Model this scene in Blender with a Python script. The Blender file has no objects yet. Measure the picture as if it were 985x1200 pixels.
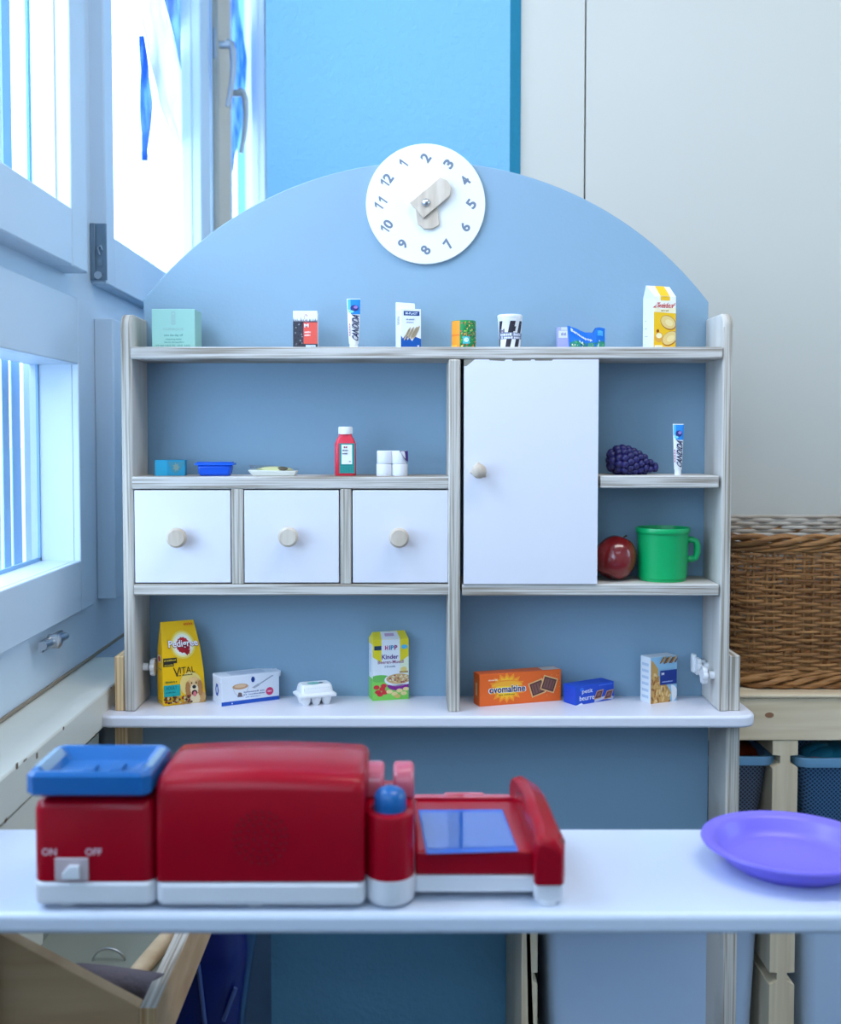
import bpy, bmesh, math, random
from mathutils import Vector, Matrix
random.seed(7)
S = bpy.context.scene
COL = S.collection
PI = math.pi

# ------------------------------------------------------------------ camera
FPX = 1300.0                       # focal length in pixels of a 985 x 1200 frame
PITCH = math.radians(2.55)
CAMZ = 1.20
HORIZON, CENTREX = 510.0, 480.0    # image row of the horizon, column straight ahead
PROW = HORIZON + FPX * math.tan(PITCH)
cam = bpy.data.cameras.new('camera')
cam.sensor_fit = 'HORIZONTAL'
cam.sensor_width = 36.0
cam.lens = 36.0 * FPX / 985.0
cam.shift_x = (492.5 - CENTREX) / 985.0
cam.shift_y = -(600.0 - PROW) / 985.0
cam.dof.use_dof = True
cam.dof.focus_distance = 1.70
cam.dof.aperture_fstop = 5.6
camo = bpy.data.objects.new('camera', cam)
COL.objects.link(camo)
camo.location = (0, 0, CAMZ)
camo.rotation_euler = (PI / 2 - PITCH, 0, 0)
S.camera = camo

# ------------------------------------------------------------------ light, exposure
S.view_settings.view_transform = 'Standard'
S.view_settings.look = 'None'
S.view_settings.exposure = -0.06
S.view_settings.gamma = 1.0
S.view_settings.use_curve_mapping = False
W = bpy.data.worlds.new('sky')
S.world = W
W.use_nodes = True
_bg = W.node_tree.nodes['Background']
_bg.inputs['Color'].default_value = (0.62, 0.79, 1.0, 1)
_bg.inputs['Strength'].default_value = 4.2

def area(name, loc, target, sx, sy, power, colour):
    l = bpy.data.lights.new(name, 'AREA')
    l.shape = 'RECTANGLE'
    l.size, l.size_y = sx, sy
    l.energy = power
    l.color = colour
    o = bpy.data.objects.new(name, l)
    COL.objects.link(o)
    o.location = loc
    d = Vector(target) - Vector(loc)
    o.rotation_euler = d.to_track_quat('-Z', 'Y').to_euler()
    return o

# daylight outside the near upper and lower windows
area('daylight_upper_window', (-1.05, 0.75, 2.2), (0.2, 1.5, 1.3), 1.3, 1.0, 30, (0.66, 0.80, 1.0))
area('daylight_lower_window', (-0.95, 0.9, 1.2), (0.2, 1.45, 0.95), 0.7, 0.5, 6, (0.50, 0.74, 1.0))
# daylight through the row of windows that goes on behind the camera
area('daylight_side_windows', (-0.54, -0.95, 1.7), (1.2, 0.6, 0.7), 1.4, 1.0, 12, (0.44, 0.74, 1.0))
# added fill from the right, to brighten the window wall
area('fill_from_right', (2.9, 1.25, 1.9), (-0.5, 1.35, 1.2), 1.4, 1.2, 20, (0.52, 0.74, 1.0))
# warm ceiling lamp, then an added blue front fill behind the camera
area('ceiling_lamp_and_fill', (0.75, 0.85, 2.9), (0.75, 0.85, 0), 1.5, 0.4, 19, (1.0, 0.95, 0.90))
area('ceiling_lamp_and_fill', (0.75, -1.2, 2.9), (0.75, -1.2, 0), 1.5, 0.4, 10, (0.60, 0.82, 1.0))

# ------------------------------------------------------------------ picture geometry (where a point at a given depth stands)
_ct, _st = math.cos(PITCH), math.sin(PITCH)
def ray(px, py):
    xc, yc = (px - CENTREX) / FPX, (PROW - py) / FPX
    return Vector((xc, yc * _st + _ct, yc * _ct - _st))
def P(px, py, Y):                  # point at depth Y
    d = ray(px, py)
    t = Y / d.y
    return Vector((d.x * t, Y, CAMZ + d.z * t))
def G(px, py, z):                  # point on the level z
    d = ray(px, py)
    t = (z - CAMZ) / d.z
    return Vector((d.x * t, d.y * t, z))
def WX(px, py, X):                 # point on the plane x = X
    d = ray(px, py)
    t = X / d.x
    return Vector((X, d.y * t, CAMZ + d.z * t))

# ------------------------------------------------------------------ materials
def lin(c):
    c /= 255.0
    return c / 12.92 if c <= 0.04045 else ((c + 0.055) / 1.055) ** 2.4
def C(r, g, b):
    return (lin(r), lin(g), lin(b), 1)
MATS = {}
def mat(name, rgb, rough=0.5, spec=0.5, metal=0.0, bump=0.0, bscale=60, vary=0.0, vscale=6, coat=0.0, trans=0.0, sheen=0.0, emis=None, sss=0.0):
    m = bpy.data.materials.new(name)
    m.use_nodes = True
    nt = m.node_tree
    b = nt.nodes['Principled BSDF']
    b.inputs['Base Color'].default_value = C(*rgb)
    b.inputs['Roughness'].default_value = rough
    b.inputs['Specular IOR Level'].default_value = spec
    b.inputs['Metallic'].default_value = metal
    b.inputs['Coat Weight'].default_value = coat
    b.inputs['Transmission Weight'].default_value = trans
    tc = nt.nodes.new('ShaderNodeTexCoord')
    if vary:
        n = nt.nodes.new('ShaderNodeTexNoise')
        n.inputs['Scale'].default_value = vscale
        n.inputs['Detail'].default_value = 4
        nt.links.new(tc.outputs['Object'], n.inputs['Vector'])
        r = nt.nodes.new('ShaderNodeValToRGB')
        r.color_ramp.elements[0].position = 0.3
        r.color_ramp.elements[1].position = 0.7
        c = C(*rgb)
        r.color_ramp.elements[0].color = tuple(x * (1 - vary) for x in c[:3]) + (1,)
        r.color_ramp.elements[1].color = tuple(min(1, x * (1 + vary)) for x in c[:3]) + (1,)
        nt.links.new(n.outputs['Fac'], r.inputs['Fac'])
        nt.links.new(r.outputs['Color'], b.inputs['Base Color'])
    if bump:
        n = nt.nodes.new('ShaderNodeTexNoise')
        n.inputs['Scale'].default_value = bscale
        n.inputs['Detail'].default_value = 3
        nt.links.new(tc.outputs['Object'], n.inputs['Vector'])
        bp = nt.nodes.new('ShaderNodeBump')
        bp.inputs['Strength'].default_value = bump
        bp.inputs['Distance'].default_value = 0.004
        nt.links.new(n.outputs['Fac'], bp.inputs['Height'])
        nt.links.new(bp.outputs['Normal'], b.inputs['Normal'])
    MATS[name] = m
    return m

def streak(name, c0, c1, scale, rough=0.55, p0=0.35, p1=0.65, detail=3, dist=0.0, knots=False):
    """wood: noise stretched along the grain (scale gives the density along x, y, z)"""
    m = bpy.data.materials.new(name)
    m.use_nodes = True
    nt = m.node_tree
    b = nt.nodes['Principled BSDF']
    b.inputs['Roughness'].default_value = rough
    b.inputs['Specular IOR Level'].default_value = 0.3
    tc = nt.nodes.new('ShaderNodeTexCoord')
    mp = nt.nodes.new('ShaderNodeMapping')
    mp.inputs['Scale'].default_value = scale
    n = nt.nodes.new('ShaderNodeTexNoise')
    n.inputs['Scale'].default_value = 1.0
    n.inputs['Detail'].default_value = detail
    n.inputs['Distortion'].default_value = dist
    nt.links.new(tc.outputs['Object'], mp.inputs['Vector'])
    nt.links.new(mp.outputs['Vector'], n.inputs['Vector'])
    r = nt.nodes.new('ShaderNodeValToRGB')
    r.color_ramp.elements[0].position = p0
    r.color_ramp.elements[1].position = p1
    r.color_ramp.elements[0].color = C(*c0)
    r.color_ramp.elements[1].color = C(*c1)
    nt.links.new(n.outputs['Fac'], r.inputs['Fac'])
    nt.links.new(r.outputs['Color'], b.inputs['Base Color'])
    bp = nt.nodes.new('ShaderNodeBump')
    bp.inputs['Strength'].default_value = 0.15
    bp.inputs['Distance'].default_value = 0.001
    nt.links.new(n.outputs['Fac'], bp.inputs['Height'])
    nt.links.new(bp.outputs['Normal'], b.inputs['Normal'])
    MATS[name] = m
    return m

def pane_material(name, tint, gloss=0.06):
    m = bpy.data.materials.new(name)
    m.use_nodes = True
    nt = m.node_tree
    nt.nodes.remove(nt.nodes['Principled BSDF'])
    t = nt.nodes.new('ShaderNodeBsdfTransparent')
    t.inputs['Color'].default_value = tint
    g = nt.nodes.new('ShaderNodeBsdfGlossy')
    g.inputs['Roughness'].default_value = 0.02
    mx = nt.nodes.new('ShaderNodeMixShader')
    mx.inputs['Fac'].default_value = gloss
    nt.links.new(t.outputs[0], mx.inputs[1])
    nt.links.new(g.outputs[0], mx.inputs[2])
    nt.links.new(mx.outputs[0], nt.nodes['Material Output'].inputs['Surface'])
    MATS[name] = m
    return m

def cloth_material(name, c0, c1, thin, wave=9.0):
    """translucent curtain, streaked print"""
    m = bpy.data.materials.new(name)
    m.use_nodes = True
    nt = m.node_tree
    nt.nodes.remove(nt.nodes['Principled BSDF'])
    d = nt.nodes.new('ShaderNodeBsdfDiffuse')
    t = nt.nodes.new('ShaderNodeBsdfTranslucent')
    tr = nt.nodes.new('ShaderNodeBsdfTransparent')
    tc = nt.nodes.new('ShaderNodeTexCoord')
    mp = nt.nodes.new('ShaderNodeMapping')
    mp.inputs['Scale'].default_value = (1, wave, wave * 0.35)
    n = nt.nodes.new('ShaderNodeTexNoise')
    n.inputs['Scale'].default_value = 2.0
    n.inputs['Detail'].default_value = 4
    r = nt.nodes.new('ShaderNodeValToRGB')
    r.color_ramp.elements[0].position = 0.4
    r.color_ramp.elements[1].position = 0.62
    r.color_ramp.elements[0].color = C(*c0)
    r.color_ramp.elements[1].color = C(*c1)
    nt.links.new(tc.outputs['Object'], mp.inputs['Vector'])
    nt.links.new(mp.outputs['Vector'], n.inputs['Vector'])
    nt.links.new(n.outputs['Fac'], r.inputs['Fac'])
    nt.links.new(r.outputs['Color'], d.inputs['Color'])
    nt.links.new(r.outputs['Color'], t.inputs['Color'])
    m1 = nt.nodes.new('ShaderNodeMixShader')
    m1.inputs['Fac'].default_value = 0.6
    m2 = nt.nodes.new('ShaderNodeMixShader')
    m2.inputs['Fac'].default_value = thin
    nt.links.new(d.outputs[0], m1.inputs[1]); nt.links.new(t.outputs[0], m1.inputs[2])
    nt.links.new(m1.outputs[0], m2.inputs[1]); nt.links.new(tr.outputs[0], m2.inputs[2])
    nt.links.new(m2.outputs[0], nt.nodes['Material Output'].inputs['Surface'])
    MATS[name] = m
    return m

def mesh_material(name, dark, light, scale):
    """perforated plastic: small diamond holes"""
    m = bpy.data.materials.new(name)
    m.use_nodes = True
    nt = m.node_tree
    b = nt.nodes['Principled BSDF']
    b.inputs['Roughness'].default_value = 0.4
    tc = nt.nodes.new('ShaderNodeTexCoord')
    mp = nt.nodes.new('ShaderNodeMapping')
    mp.inputs['Rotation'].default_value = (0, PI / 4, 0)
    mp.inputs['Scale'].default_value = (scale, scale, scale)
    sep = nt.nodes.new('ShaderNodeSeparateXYZ')
    nt.links.new(tc.outputs['Object'], mp.inputs['Vector'])
    nt.links.new(mp.outputs['Vector'], sep.inputs[0])
    outs = []
    for ax in ('X', 'Z'):
        fr = nt.nodes.new('ShaderNodeMath'); fr.operation = 'FRACT'
        nt.links.new(sep.outputs[ax], fr.inputs[0])
        gt = nt.nodes.new('ShaderNodeMath'); gt.operation = 'GREATER_THAN'
        gt.inputs[1].default_value = 0.3
        nt.links.new(fr.outputs[0], gt.inputs[0])
        outs.append(gt)
    mu = nt.nodes.new('ShaderNodeMath'); mu.operation = 'MULTIPLY'
    nt.links.new(outs[0].outputs[0], mu.inputs[0]); nt.links.new(outs[1].outputs[0], mu.inputs[1])
    mx = nt.nodes.new('ShaderNodeMixRGB')
    mx.inputs['Color1'].default_value = C(*light)
    mx.inputs['Color2'].default_value = C(*dark)
    nt.links.new(mu.outputs[0], mx.inputs['Fac'])
    nt.links.new(mx.outputs[0], b.inputs['Base Color'])
    MATS[name] = m
    return m

def flat(rgb, rough=0.45):         # printed inks, made on demand
    k = 'ink_%d_%d_%d' % rgb
    return MATS.get(k) or mat(k, rgb, rough, 0.4)

# ------------------------------------------------------------------ mesh builder
class MB:
    def __init__(s):
        s.v, s.f, s.m = [], [], []
    def add(s, vs, fs, mi=0):
        o = len(s.v)
        s.v += [Vector(v) for v in vs]
        for f in fs:
            s.f.append([i + o for i in f]); s.m.append(mi)
        return s
    def box(s, x0, x1, y0, y1, z0, z1, mi=0):
        vs = [(x, y, z) for z in (z0, z1) for y in (y0, y1) for x in (x0, x1)]
        return s.add(vs, [(0, 2, 3, 1), (4, 5, 7, 6), (0, 1, 5, 4), (2, 6, 7, 3), (0, 4, 6, 2), (1, 3, 7, 5)], mi)
    def prism(s, pts, axis, a, b, mi=0):
        """pts are 2-D in the plane across the axis: x -> (y, z), y -> (x, z), z -> (x, y)"""
        n = len(pts)
        def mk(p, t):
            return {'x': (t, p[0], p[1]), 'y': (p[0], t, p[1]), 'z': (p[0], p[1], t)}[axis]
        vs = [mk(p, a) for p in pts] + [mk(p, b) for p in pts]
        fs = [list(range(n)), list(range(2 * n - 1, n - 1, -1))]
        fs += [(i, i + n, (i + 1) % n + n, (i + 1) % n) for i in range(n)]
        return s.add(vs, fs, mi)
    def lathe(s, prof, c=(0, 0, 0), n=32, mi=0, axis='z', sx=1, sy=1):
        """prof: list of (radius, height); ends close on the axis when radius is 0"""
        vs, fs = [], []
        for r, h in prof:
            for k in range(n):
                a = 2 * PI * k / n
                x, y = r * math.cos(a) * sx, r * math.sin(a) * sy
                p = {'z': (x, y, h), 'y': (x, h, y), 'x': (h, x, y)}[axis]
                vs.append((p[0] + c[0], p[1] + c[1], p[2] + c[2]))
        for i in range(len(prof) - 1):
            for k in range(n):
                fs.append((i * n + k, i * n + (k + 1) % n, (i + 1) * n + (k + 1) % n, (i + 1) * n + k))
        fs.append(list(range(n)))
        fs.append(list(range((len(prof) - 1) * n, len(prof) * n)))
        return s.add(vs, fs, mi)
    def tube(s, pts, r, n=8, mi=0, closed=False, flat_=1.0):
        pts = [Vector(p) for p in pts]
        N = len(pts)
        rr = r if isinstance(r, (list, tuple)) else [r] * N
        vs, fs = [], []
        up = None
        for i, p in enumerate(pts):
            a = pts[(i - 1) % N] if (closed or i > 0) else p
            b = pts[(i + 1) % N] if (closed or i < N - 1) else p
            t = (b - a).normalized()
            if up is None:
                up = Vector((0, 0, 1)) if abs(t.z) < 0.9 else Vector((0, 1, 0))
            sd = t.cross(up)
            if sd.length < 1e-6:
                sd = t.cross(Vector((1, 0, 0)))
            sd.normalize()
            u2 = sd.cross(t).normalized()
            up = u2
            for k in range(n):
                an = 2 * PI * k / n
                vs.append(p + (sd * math.cos(an) * flat_ + u2 * math.sin(an)) * rr[i])
        M = N if closed else N - 1
        for i in range(M):
            j = (i + 1) % N
            for k in range(n):
                fs.append((i * n + k, i * n + (k + 1) % n, j * n + (k + 1) % n, j * n + k))
        if not closed:
            fs.append(list(range(n))); fs.append(list(range((N - 1) * n, N * n)))
        return s.add(vs, fs, mi)
    def ball(s, c, r, n=12, mi=0):
        rx, ry, rz = r if isinstance(r, (tuple, list)) else (r, r, r)
        vs, fs = [], []
        m = max(6, n // 2 + 1)
        for i in range(1, m):
            th = PI * i / m
            for k in range(n):
                a = 2 * PI * k / n
                vs.append((c[0] + rx * math.sin(th) * math.cos(a), c[1] + ry * math.sin(th) * math.sin(a), c[2] + rz * math.cos(th)))
        t0 = len(vs)
        vs += [(c[0], c[1], c[2] + rz), (c[0], c[1], c[2] - rz)]
        for i in range(m - 2):
            for k in range(n):
                fs.append((i * n + k, i * n + (k + 1) % n, (i + 1) * n + (k + 1) % n, (i + 1) * n + k))
        for k in range(n):
            fs.append((t0, (k + 1) % n, k))
            fs.append((t0 + 1, (m - 2) * n + k, (m - 2) * n + (k + 1) % n))
        return s.add(vs, fs, mi)
    def hexa(s, bottom, top, mi=0):
        """box from four bottom and four top corners given in the same turn"""
        return s.add(list(bottom) + list(top), [(3, 2, 1, 0), (4, 5, 6, 7)] + [(i, (i + 1) % 4, (i + 1) % 4 + 4, i + 4) for i in range(4)], mi)

LOC = {}
def build(name, mb, mats, parent=None, bevel=0.0, seg=2, smooth=None, world=False, kind=None, label=None, subsurf=0, fix=True, solid=0.0):
    me = bpy.data.meshes.new(name)
    vs = mb.v
    if parent is not None and world:
        inv = LOC[parent.name].inverted()
        vs = [inv @ v for v in vs]
    me.from_pydata([tuple(v) for v in vs], [], mb.f)
    if not isinstance(mats, (list, tuple)):
        mats = [mats]
    for m in mats:
        me.materials.append(MATS[m] if isinstance(m, str) else m)
    me.polygons.foreach_set('material_index', mb.m)
    if fix:
        bm = bmesh.new(); bm.from_mesh(me)
        bmesh.ops.recalc_face_normals(bm, faces=bm.faces)
        bm.to_mesh(me); bm.free()
    if smooth is not None:
        me.shade_smooth()
        me.set_sharp_from_angle(angle=math.radians(smooth))
    o = bpy.data.objects.new(name, me)
    COL.objects.link(o)
    if parent is not None:
        o.parent = parent
        LOC[o.name] = LOC[parent.name]
    else:
        LOC[o.name] = Matrix.Identity(4)
    if solid:
        md = o.modifiers.new('solid', 'SOLIDIFY'); md.thickness = solid; md.offset = 0
    if bevel:
        md = o.modifiers.new('bevel', 'BEVEL'); md.width = bevel; md.segments = seg
        md.limit_method = 'ANGLE'; md.angle_limit = math.radians(35)
        if smooth is None:
            me.shade_smooth(); me.set_sharp_from_angle(angle=math.radians(32))
    if subsurf:
        md = o.modifiers.new('sub', 'SUBSURF'); md.levels = md.render_levels = subsurf
    if kind: o['kind'] = kind
    if label: o['label'] = label
    return o

def thing(name, label, cat, loc=(0, 0, 0), rz=0.0, group=None, kind=None):
    o = bpy.data.objects.new(name, None)
    o.empty_display_size = 0.05
    COL.objects.link(o)
    o.location = loc
    o.rotation_euler = (0, 0, rz)
    LOC[o.name] = Matrix.Translation(loc) @ Matrix.Rotation(rz, 4, 'Z')
    if label: o['label'] = label
    if cat: o['category'] = cat
    if group: o['group'] = group
    if kind: o['kind'] = kind
    return o
def tag(o, label, cat, group=None):
    o['label'] = label; o['category'] = cat
    if group: o['group'] = group
    return o
def struct(name, mb, mats, parent=None, **k):
    return build(name, mb, mats, parent, kind=None if parent else 'structure', **k)

# ------------------------------------------------------------------ flat print
_TXT = {}
def text_shape(s, bold):
    k = (s, bold)
    if k not in _TXT:
        cu = bpy.data.curves.new('lettering', 'FONT')
        cu.body = s; cu.size = 1; cu.offset = bold; cu.resolution_u = 3; cu.fill_mode = 'FRONT'
        o = bpy.data.objects.new('lettering', cu)
        COL.objects.link(o)
        me = bpy.data.meshes.new_from_object(o.evaluated_get(bpy.context.evaluated_depsgraph_get()))
        vs = [(v.co.x, v.co.y) for v in me.vertices]
        fs = [list(p.vertices) for p in me.polygons]
        bpy.data.objects.remove(o); bpy.data.curves.remove(cu); bpy.data.meshes.remove(me)
        x0, x1 = min(v[0] for v in vs), max(v[0] for v in vs)
        y0, y1 = min(v[1] for v in vs), max(v[1] for v in vs)
        vs = [((v[0] - x0) / (x1 - x0) - .5, (v[1] - y0) / (y1 - y0) - .5) for v in vs]
        _TXT[k] = (vs, fs)
    return _TXT[k]

class Art:
    """ink on a surface: fm maps (u, v in 0..1, lift) to a point"""
    def __init__(s, fm, lift=0.00012):
        s.fm, s.mb, s.mats, s.lift, s.clip = fm, MB(), [], lift, True
    def mi(s, c):
        m = flat(c) if isinstance(c, tuple) else MATS[c]
        if m not in s.mats: s.mats.append(m)
        return s.mats.index(m)
    def poly(s, pts, c, layer=1):
        for ax, lim, sg in ((0, 0, 1), (0, 1, -1), (1, 0, 1), (1, 1, -1)) if s.clip else ():   # keep the ink on the face
            out = []
            for i in range(len(pts)):
                p, q = pts[i - 1], pts[i]
                dp, dq = (p[ax] - lim) * sg, (q[ax] - lim) * sg
                if (dp < 0) != (dq < 0):
                    t = dp / (dp - dq)
                    out.append((p[0] + (q[0] - p[0]) * t, p[1] + (q[1] - p[1]) * t))
                if dq >= 0: out.append(q)
            pts = out
            if len(pts) < 3: return
        s.mb.add([s.fm(u, v, s.lift * layer) for u, v in pts], [list(range(len(pts)))], s.mi(c))
    def rect(s, u0, v0, u1, v1, c, layer=1, n=1):
        for i in range(n):
            a, b = u0 + (u1 - u0) * i / n, u0 + (u1 - u0) * (i + 1) / n
            s.poly([(a, v0), (b, v0), (b, v1), (a, v1)], c, layer)
    def quad(s, p, c, layer=1, n=6):          # a quad cut into strips, for curved surfaces
        def at(a, b):
            q = [(1 - a) * (1 - b), a * (1 - b), a * b, (1 - a) * b]
            return (sum(p[k][0] * q[k] for k in range(4)), sum(p[k][1] * q[k] for k in range(4)))
        for i in range(n):
            for j in range(n):
                s.poly([at(i / n, j / n), at((i + 1) / n, j / n), at((i + 1) / n, (j + 1) / n), at(i / n, (j + 1) / n)], c, layer)
    def ell(s, u, v, ru, rv, c, layer=1, n=20, a0=0.0, a1=2 * PI, rot=0.0):
        full = abs(a1 - a0 - 2 * PI) < 1e-6
        pts = []
        for k in range(n if full else n + 1):
            a = a0 + (a1 - a0) * k / n
            x, y = ru * math.cos(a), rv * math.sin(a)
            pts.append((u + x * math.cos(rot) - y * math.sin(rot), v + x * math.sin(rot) + y * math.cos(rot)))
        s.poly(pts, c, layer)
    def star(s, u, v, ru, rv, c, layer=1, n=12, inner=0.7):
        s.poly([(u + ru * (1 if k % 2 == 0 else inner) * math.cos(PI * k / n), v + rv * (1 if k % 2 == 0 else inner) * math.sin(PI * k / n)) for k in range(2 * n)], c, layer)
    def text(s, t, u, v, w, h, c, layer=3, bold=0.012, rot=0.0, shear=0.0, asp=1.0):
        """centred at (u, v), w by h before turning; asp = width/height of the face in metres, kept while turning"""
        vs, fs = text_shape(t, bold)
        out = []
        for x, y in vs:
            a, b = (x + shear * y) * w * asp, y * h
            a, b = a * math.cos(rot) - b * math.sin(rot), a * math.sin(rot) + b * math.cos(rot)
            out.append(s.fm(u + a / asp, v + b, s.lift * layer))
        s.mb.add(out, fs, s.mi(c))
    def dash(s, u, v, w, h, c, layer=3):
        """a line of print too small to read: strokes of uneven width"""
        q = random.Random(int(u * 1000 + v * 77 + w * 31))
        x = u - w / 2
        while x < u + w / 2 - .004:
            d = min(w * q.uniform(.05, .11), u + w / 2 - x)
            b = q.choice([.32, .32, .5])
            s.poly([(x, v - h * .32), (x + d * .72, v - h * .32), (x + d * .72, v + h * b), (x, v + h * b)], c, layer)
            x += d * (1.0 if q.random() > .15 else 1.6)
    def build(s, name, parent, **k):
        return build(name, s.mb, s.mats, parent, fix=False, **k)

def face_map(O, U, V):
    O, U, V = Vector(O), Vector(U), Vector(V)
    N = U.cross(V).normalized()
    return lambda u, v, h: O + U * u + V * v + N * h

# ------------------------------------------------------------------ material library
mat('wall_white', (226, 226, 222), 0.75, 0.25, bump=0.12, bscale=40)
mat('window_white', (208, 224, 238), 0.35, 0.4)
mat('wall_cream', (208, 205, 196), 0.8, 0.2, vary=0.012, vscale=1.2)
mat('wall_blue', (126, 182, 214), 0.75, 0.25, bump=0.55, bscale=90)
mat('wall_blue_shaded', (40, 142, 178), 0.75, 0.25, bump=0.55, bscale=90)  # pillar blue with the chamfer's shade put into the colour
mat('floor_grey', (96, 116, 138), 0.5, vary=0.08)
mat('ceiling_white', (232, 232, 228), 0.85, 0.2)
mat('sill_paint', (226, 224, 212), 0.4, 0.4, vary=0.03, vscale=9)
mat('chip_wood', (120, 96, 72), 0.7)
mat('chip_grey', (128, 124, 112), 0.7)
streak('plywood_h', (146, 134, 120), (206, 200, 194), (5, 5, 330), 0.6, 0.36, 0.56)
streak('plywood_v', (144, 132, 116), (204, 197, 188), (330, 5, 4), 0.6, 0.36, 0.56)
streak('plywood_warm_lit', (176, 128, 84), (226, 196, 150), (380, 5, 4), 0.6, 0.36, 0.6)  # ply at the lower left, warm light there put into its colour
streak('birch_face', (196, 190, 182), (212, 208, 202), (30, 30, 2.5), 0.55)
streak('pine', (212, 186, 150), (236, 216, 186), (3, 26, 40), 0.5, 0.3, 0.7, 4, 0.6)
streak('pine_v', (206, 184, 152), (232, 214, 184), (60, 26, 3), 0.5, 0.3, 0.7, 4, 0.4)
streak('beech', (190, 172, 154), (214, 200, 184), (60, 60, 8), 0.5)
streak('crate_ply', (186, 146, 108), (212, 176, 136), (3, 10, 30), 0.6, 0.3, 0.7, 4, 0.5)
mat('panel_blue', (138, 167, 189), 0.42, 0.35, bump=0.06, bscale=220)
mat('lacquer_white', (226, 224, 233), 0.3, 0.45)
mat('counter_white', (210, 218, 234), 0.22, 0.5)
mat('dial_white', (238, 238, 236), 0.4)
mat('numeral_grey', (112, 124, 144), 0.6)
mat('steel', (196, 198, 202), 0.28, metal=1.0)
mat('steel_dark', (118, 138, 154), 0.4, metal=0.4)
mat('alu', (186, 190, 194), 0.32, metal=0.9)
mat('plastic_white', (236, 236, 238), 0.3)
mat('seal_tan', (204, 192, 174), 0.6)
pane_material('pane', (0.97, 0.985, 1.0, 1), 0.05)
mat('pane_edge', (60, 150, 150), 0.2)
cloth_material('curtain_white', (232, 238, 244), (246, 248, 250), 0.25)
cloth_material('curtain_blue', (40, 122, 216), (150, 206, 248), 0.22)
mat('blind_white', (222, 234, 244), 0.5)
mat('blind_blue', (140, 184, 222), 0.5)
mat('outside_white', (236, 238, 240), 0.8)
mat('red_plastic', (160, 0, 28), 0.24, 0.25)
mat('red_clear', (214, 40, 74), 0.12, 0.6, coat=0.5, trans=0.25)
mat('pink_clear', (220, 104, 124), 0.15, 0.6, coat=0.4, trans=0.2)
mat('red_dark', (112, 4, 28), 0.4)
mat('blue_plastic', (6, 94, 164), 0.24, 0.5, coat=0.15)
mat('base_white', (224, 224, 230), 0.3)
mat('switch_grey', (196, 178, 182), 0.35)
mat('screen_blue', (22, 96, 186), 0.08, 0.8, coat=0.6)
mat('screen_rim', (14, 92, 196), 0.2)
mat('silver_tape', (150, 176, 196), 0.25, 0.6, metal=0.4)
mat('purple_plastic', (124, 108, 226), 0.34, 0.5)
mat('mug_green', (0, 168, 96), 0.3, 0.5)
mat('berry', (34, 31, 94), 0.38, 0.5, vary=0.25, vscale=40)
mat('apple_red', (126, 22, 26), 0.18, 0.55, coat=0.4, vary=0.2, vscale=18)
mat('apple_stem', (80, 56, 30), 0.7)
streak('wicker', (112, 68, 34), (190, 136, 82), (7, 7, 160), 0.5, 0.3, 0.7)
streak('wicker_lit', (170, 150, 130), (222, 212, 200), (9, 9, 120), 0.5, 0.3, 0.7)  # wicker with the light on it put into the colour
mesh_material('mesh_blue', (20, 44, 74), (70, 112, 150), 190)
mesh_material('mesh_grey', (52, 40, 44), (88, 104, 124), 190)
mat('rim_blue', (104, 150, 184), 0.35)
mat('box_white', (188, 208, 234), 0.4)
mat('bin_blue', (16, 34, 110), 0.18, 0.55, coat=0.4)
mat('bin_edge', (70, 92, 150), 0.25)
mat('felt_grey', (112, 104, 112), 0.9, 0.1, bump=0.5, bscale=160)
mat('crate_back', (140, 146, 136), 0.6)
mat('heater_tan', (150, 136, 118), 0.6)
mat('cloth_rust', (150, 54, 24), 0.9, 0.1, vary=0.3, vscale=30)
mat('toy_teal', (40, 130, 160), 0.4, vary=0.3, vscale=25)
mat('toy_pink', (200, 110, 110), 0.5)

# ================================================================== the room
XW = -0.56                         # inner face of the window wall
XS = -0.534                        # face of the sashes, proud of it
def YW(px, X=XW):
    return X * FPX / (px - CENTREX)
ZSASH, ZGLASS = CAMZ + 0.266, CAMZ + 0.357        # bottoms of the upper sashes and of their panes
ZL0, ZL1 = CAMZ - 0.209, CAMZ + 0.117             # lower window opening
ZSILL = CAMZ - 0.3925
ZTOP = 2.62
YL1 = YW(85)                       # far edge of the lower window opening
Y2A, Y2B = 1.968, 3.28             # the second upper window
Y3B = 4.30

# window wall: a frame of solid pieces round the openings
w = MB()
XO = -0.63
w.box(XO, XW, -2.5, 4.7, 0, ZL0)                                   # below the lower window
w.box(XO, XW, -2.5, 4.7, ZL1, ZSASH + 0.03)                        # between lower and upper windows
w.box(XO, XW, YL1, 4.7, ZL0, ZL1)
w.box(XO, XW, -2.5, 0.62, ZL0, ZL1)
w.box(XO, XW, -2.5, 4.7, 2.97, 3.2)
w.box(XO, XW, 1.86, 1.985, ZSASH + .03, 2.97)                      # post between the first two windows
w.box(XO, XW, 3.10, 3.36, ZSASH + .03, 2.97)
w.box(XO, XW, Y3B, 4.7, ZSASH + .03, 2.97)
w.box(XO, XW, 0.30, 0.70, ZSASH + .03, 2.97)
w.box(XO, XW, -2.5, -1.75, ZSASH + .03, 2.97)
struct('wall_left', w, 'window_white')
w = MB(); w.box(-0.7, 3.0, -2.6, 4.8, -0.1, 0); struct('floor', w, 'floor_grey')
w = MB(); w.box(-0.7, 3.0, -2.6, 4.8, 3.2, 3.3); struct('ceiling', w, 'ceiling_white')
w = MB(); w.box(3.0, 3.1, -2.6, 4.8, 0, 3.2); struct('wall_right', w, 'wall_white')
w = MB(); w.box(-0.7, 3.0, -2.6, -2.5, 0, 3.2); struct('wall_front', w, 'wall_white')
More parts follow.
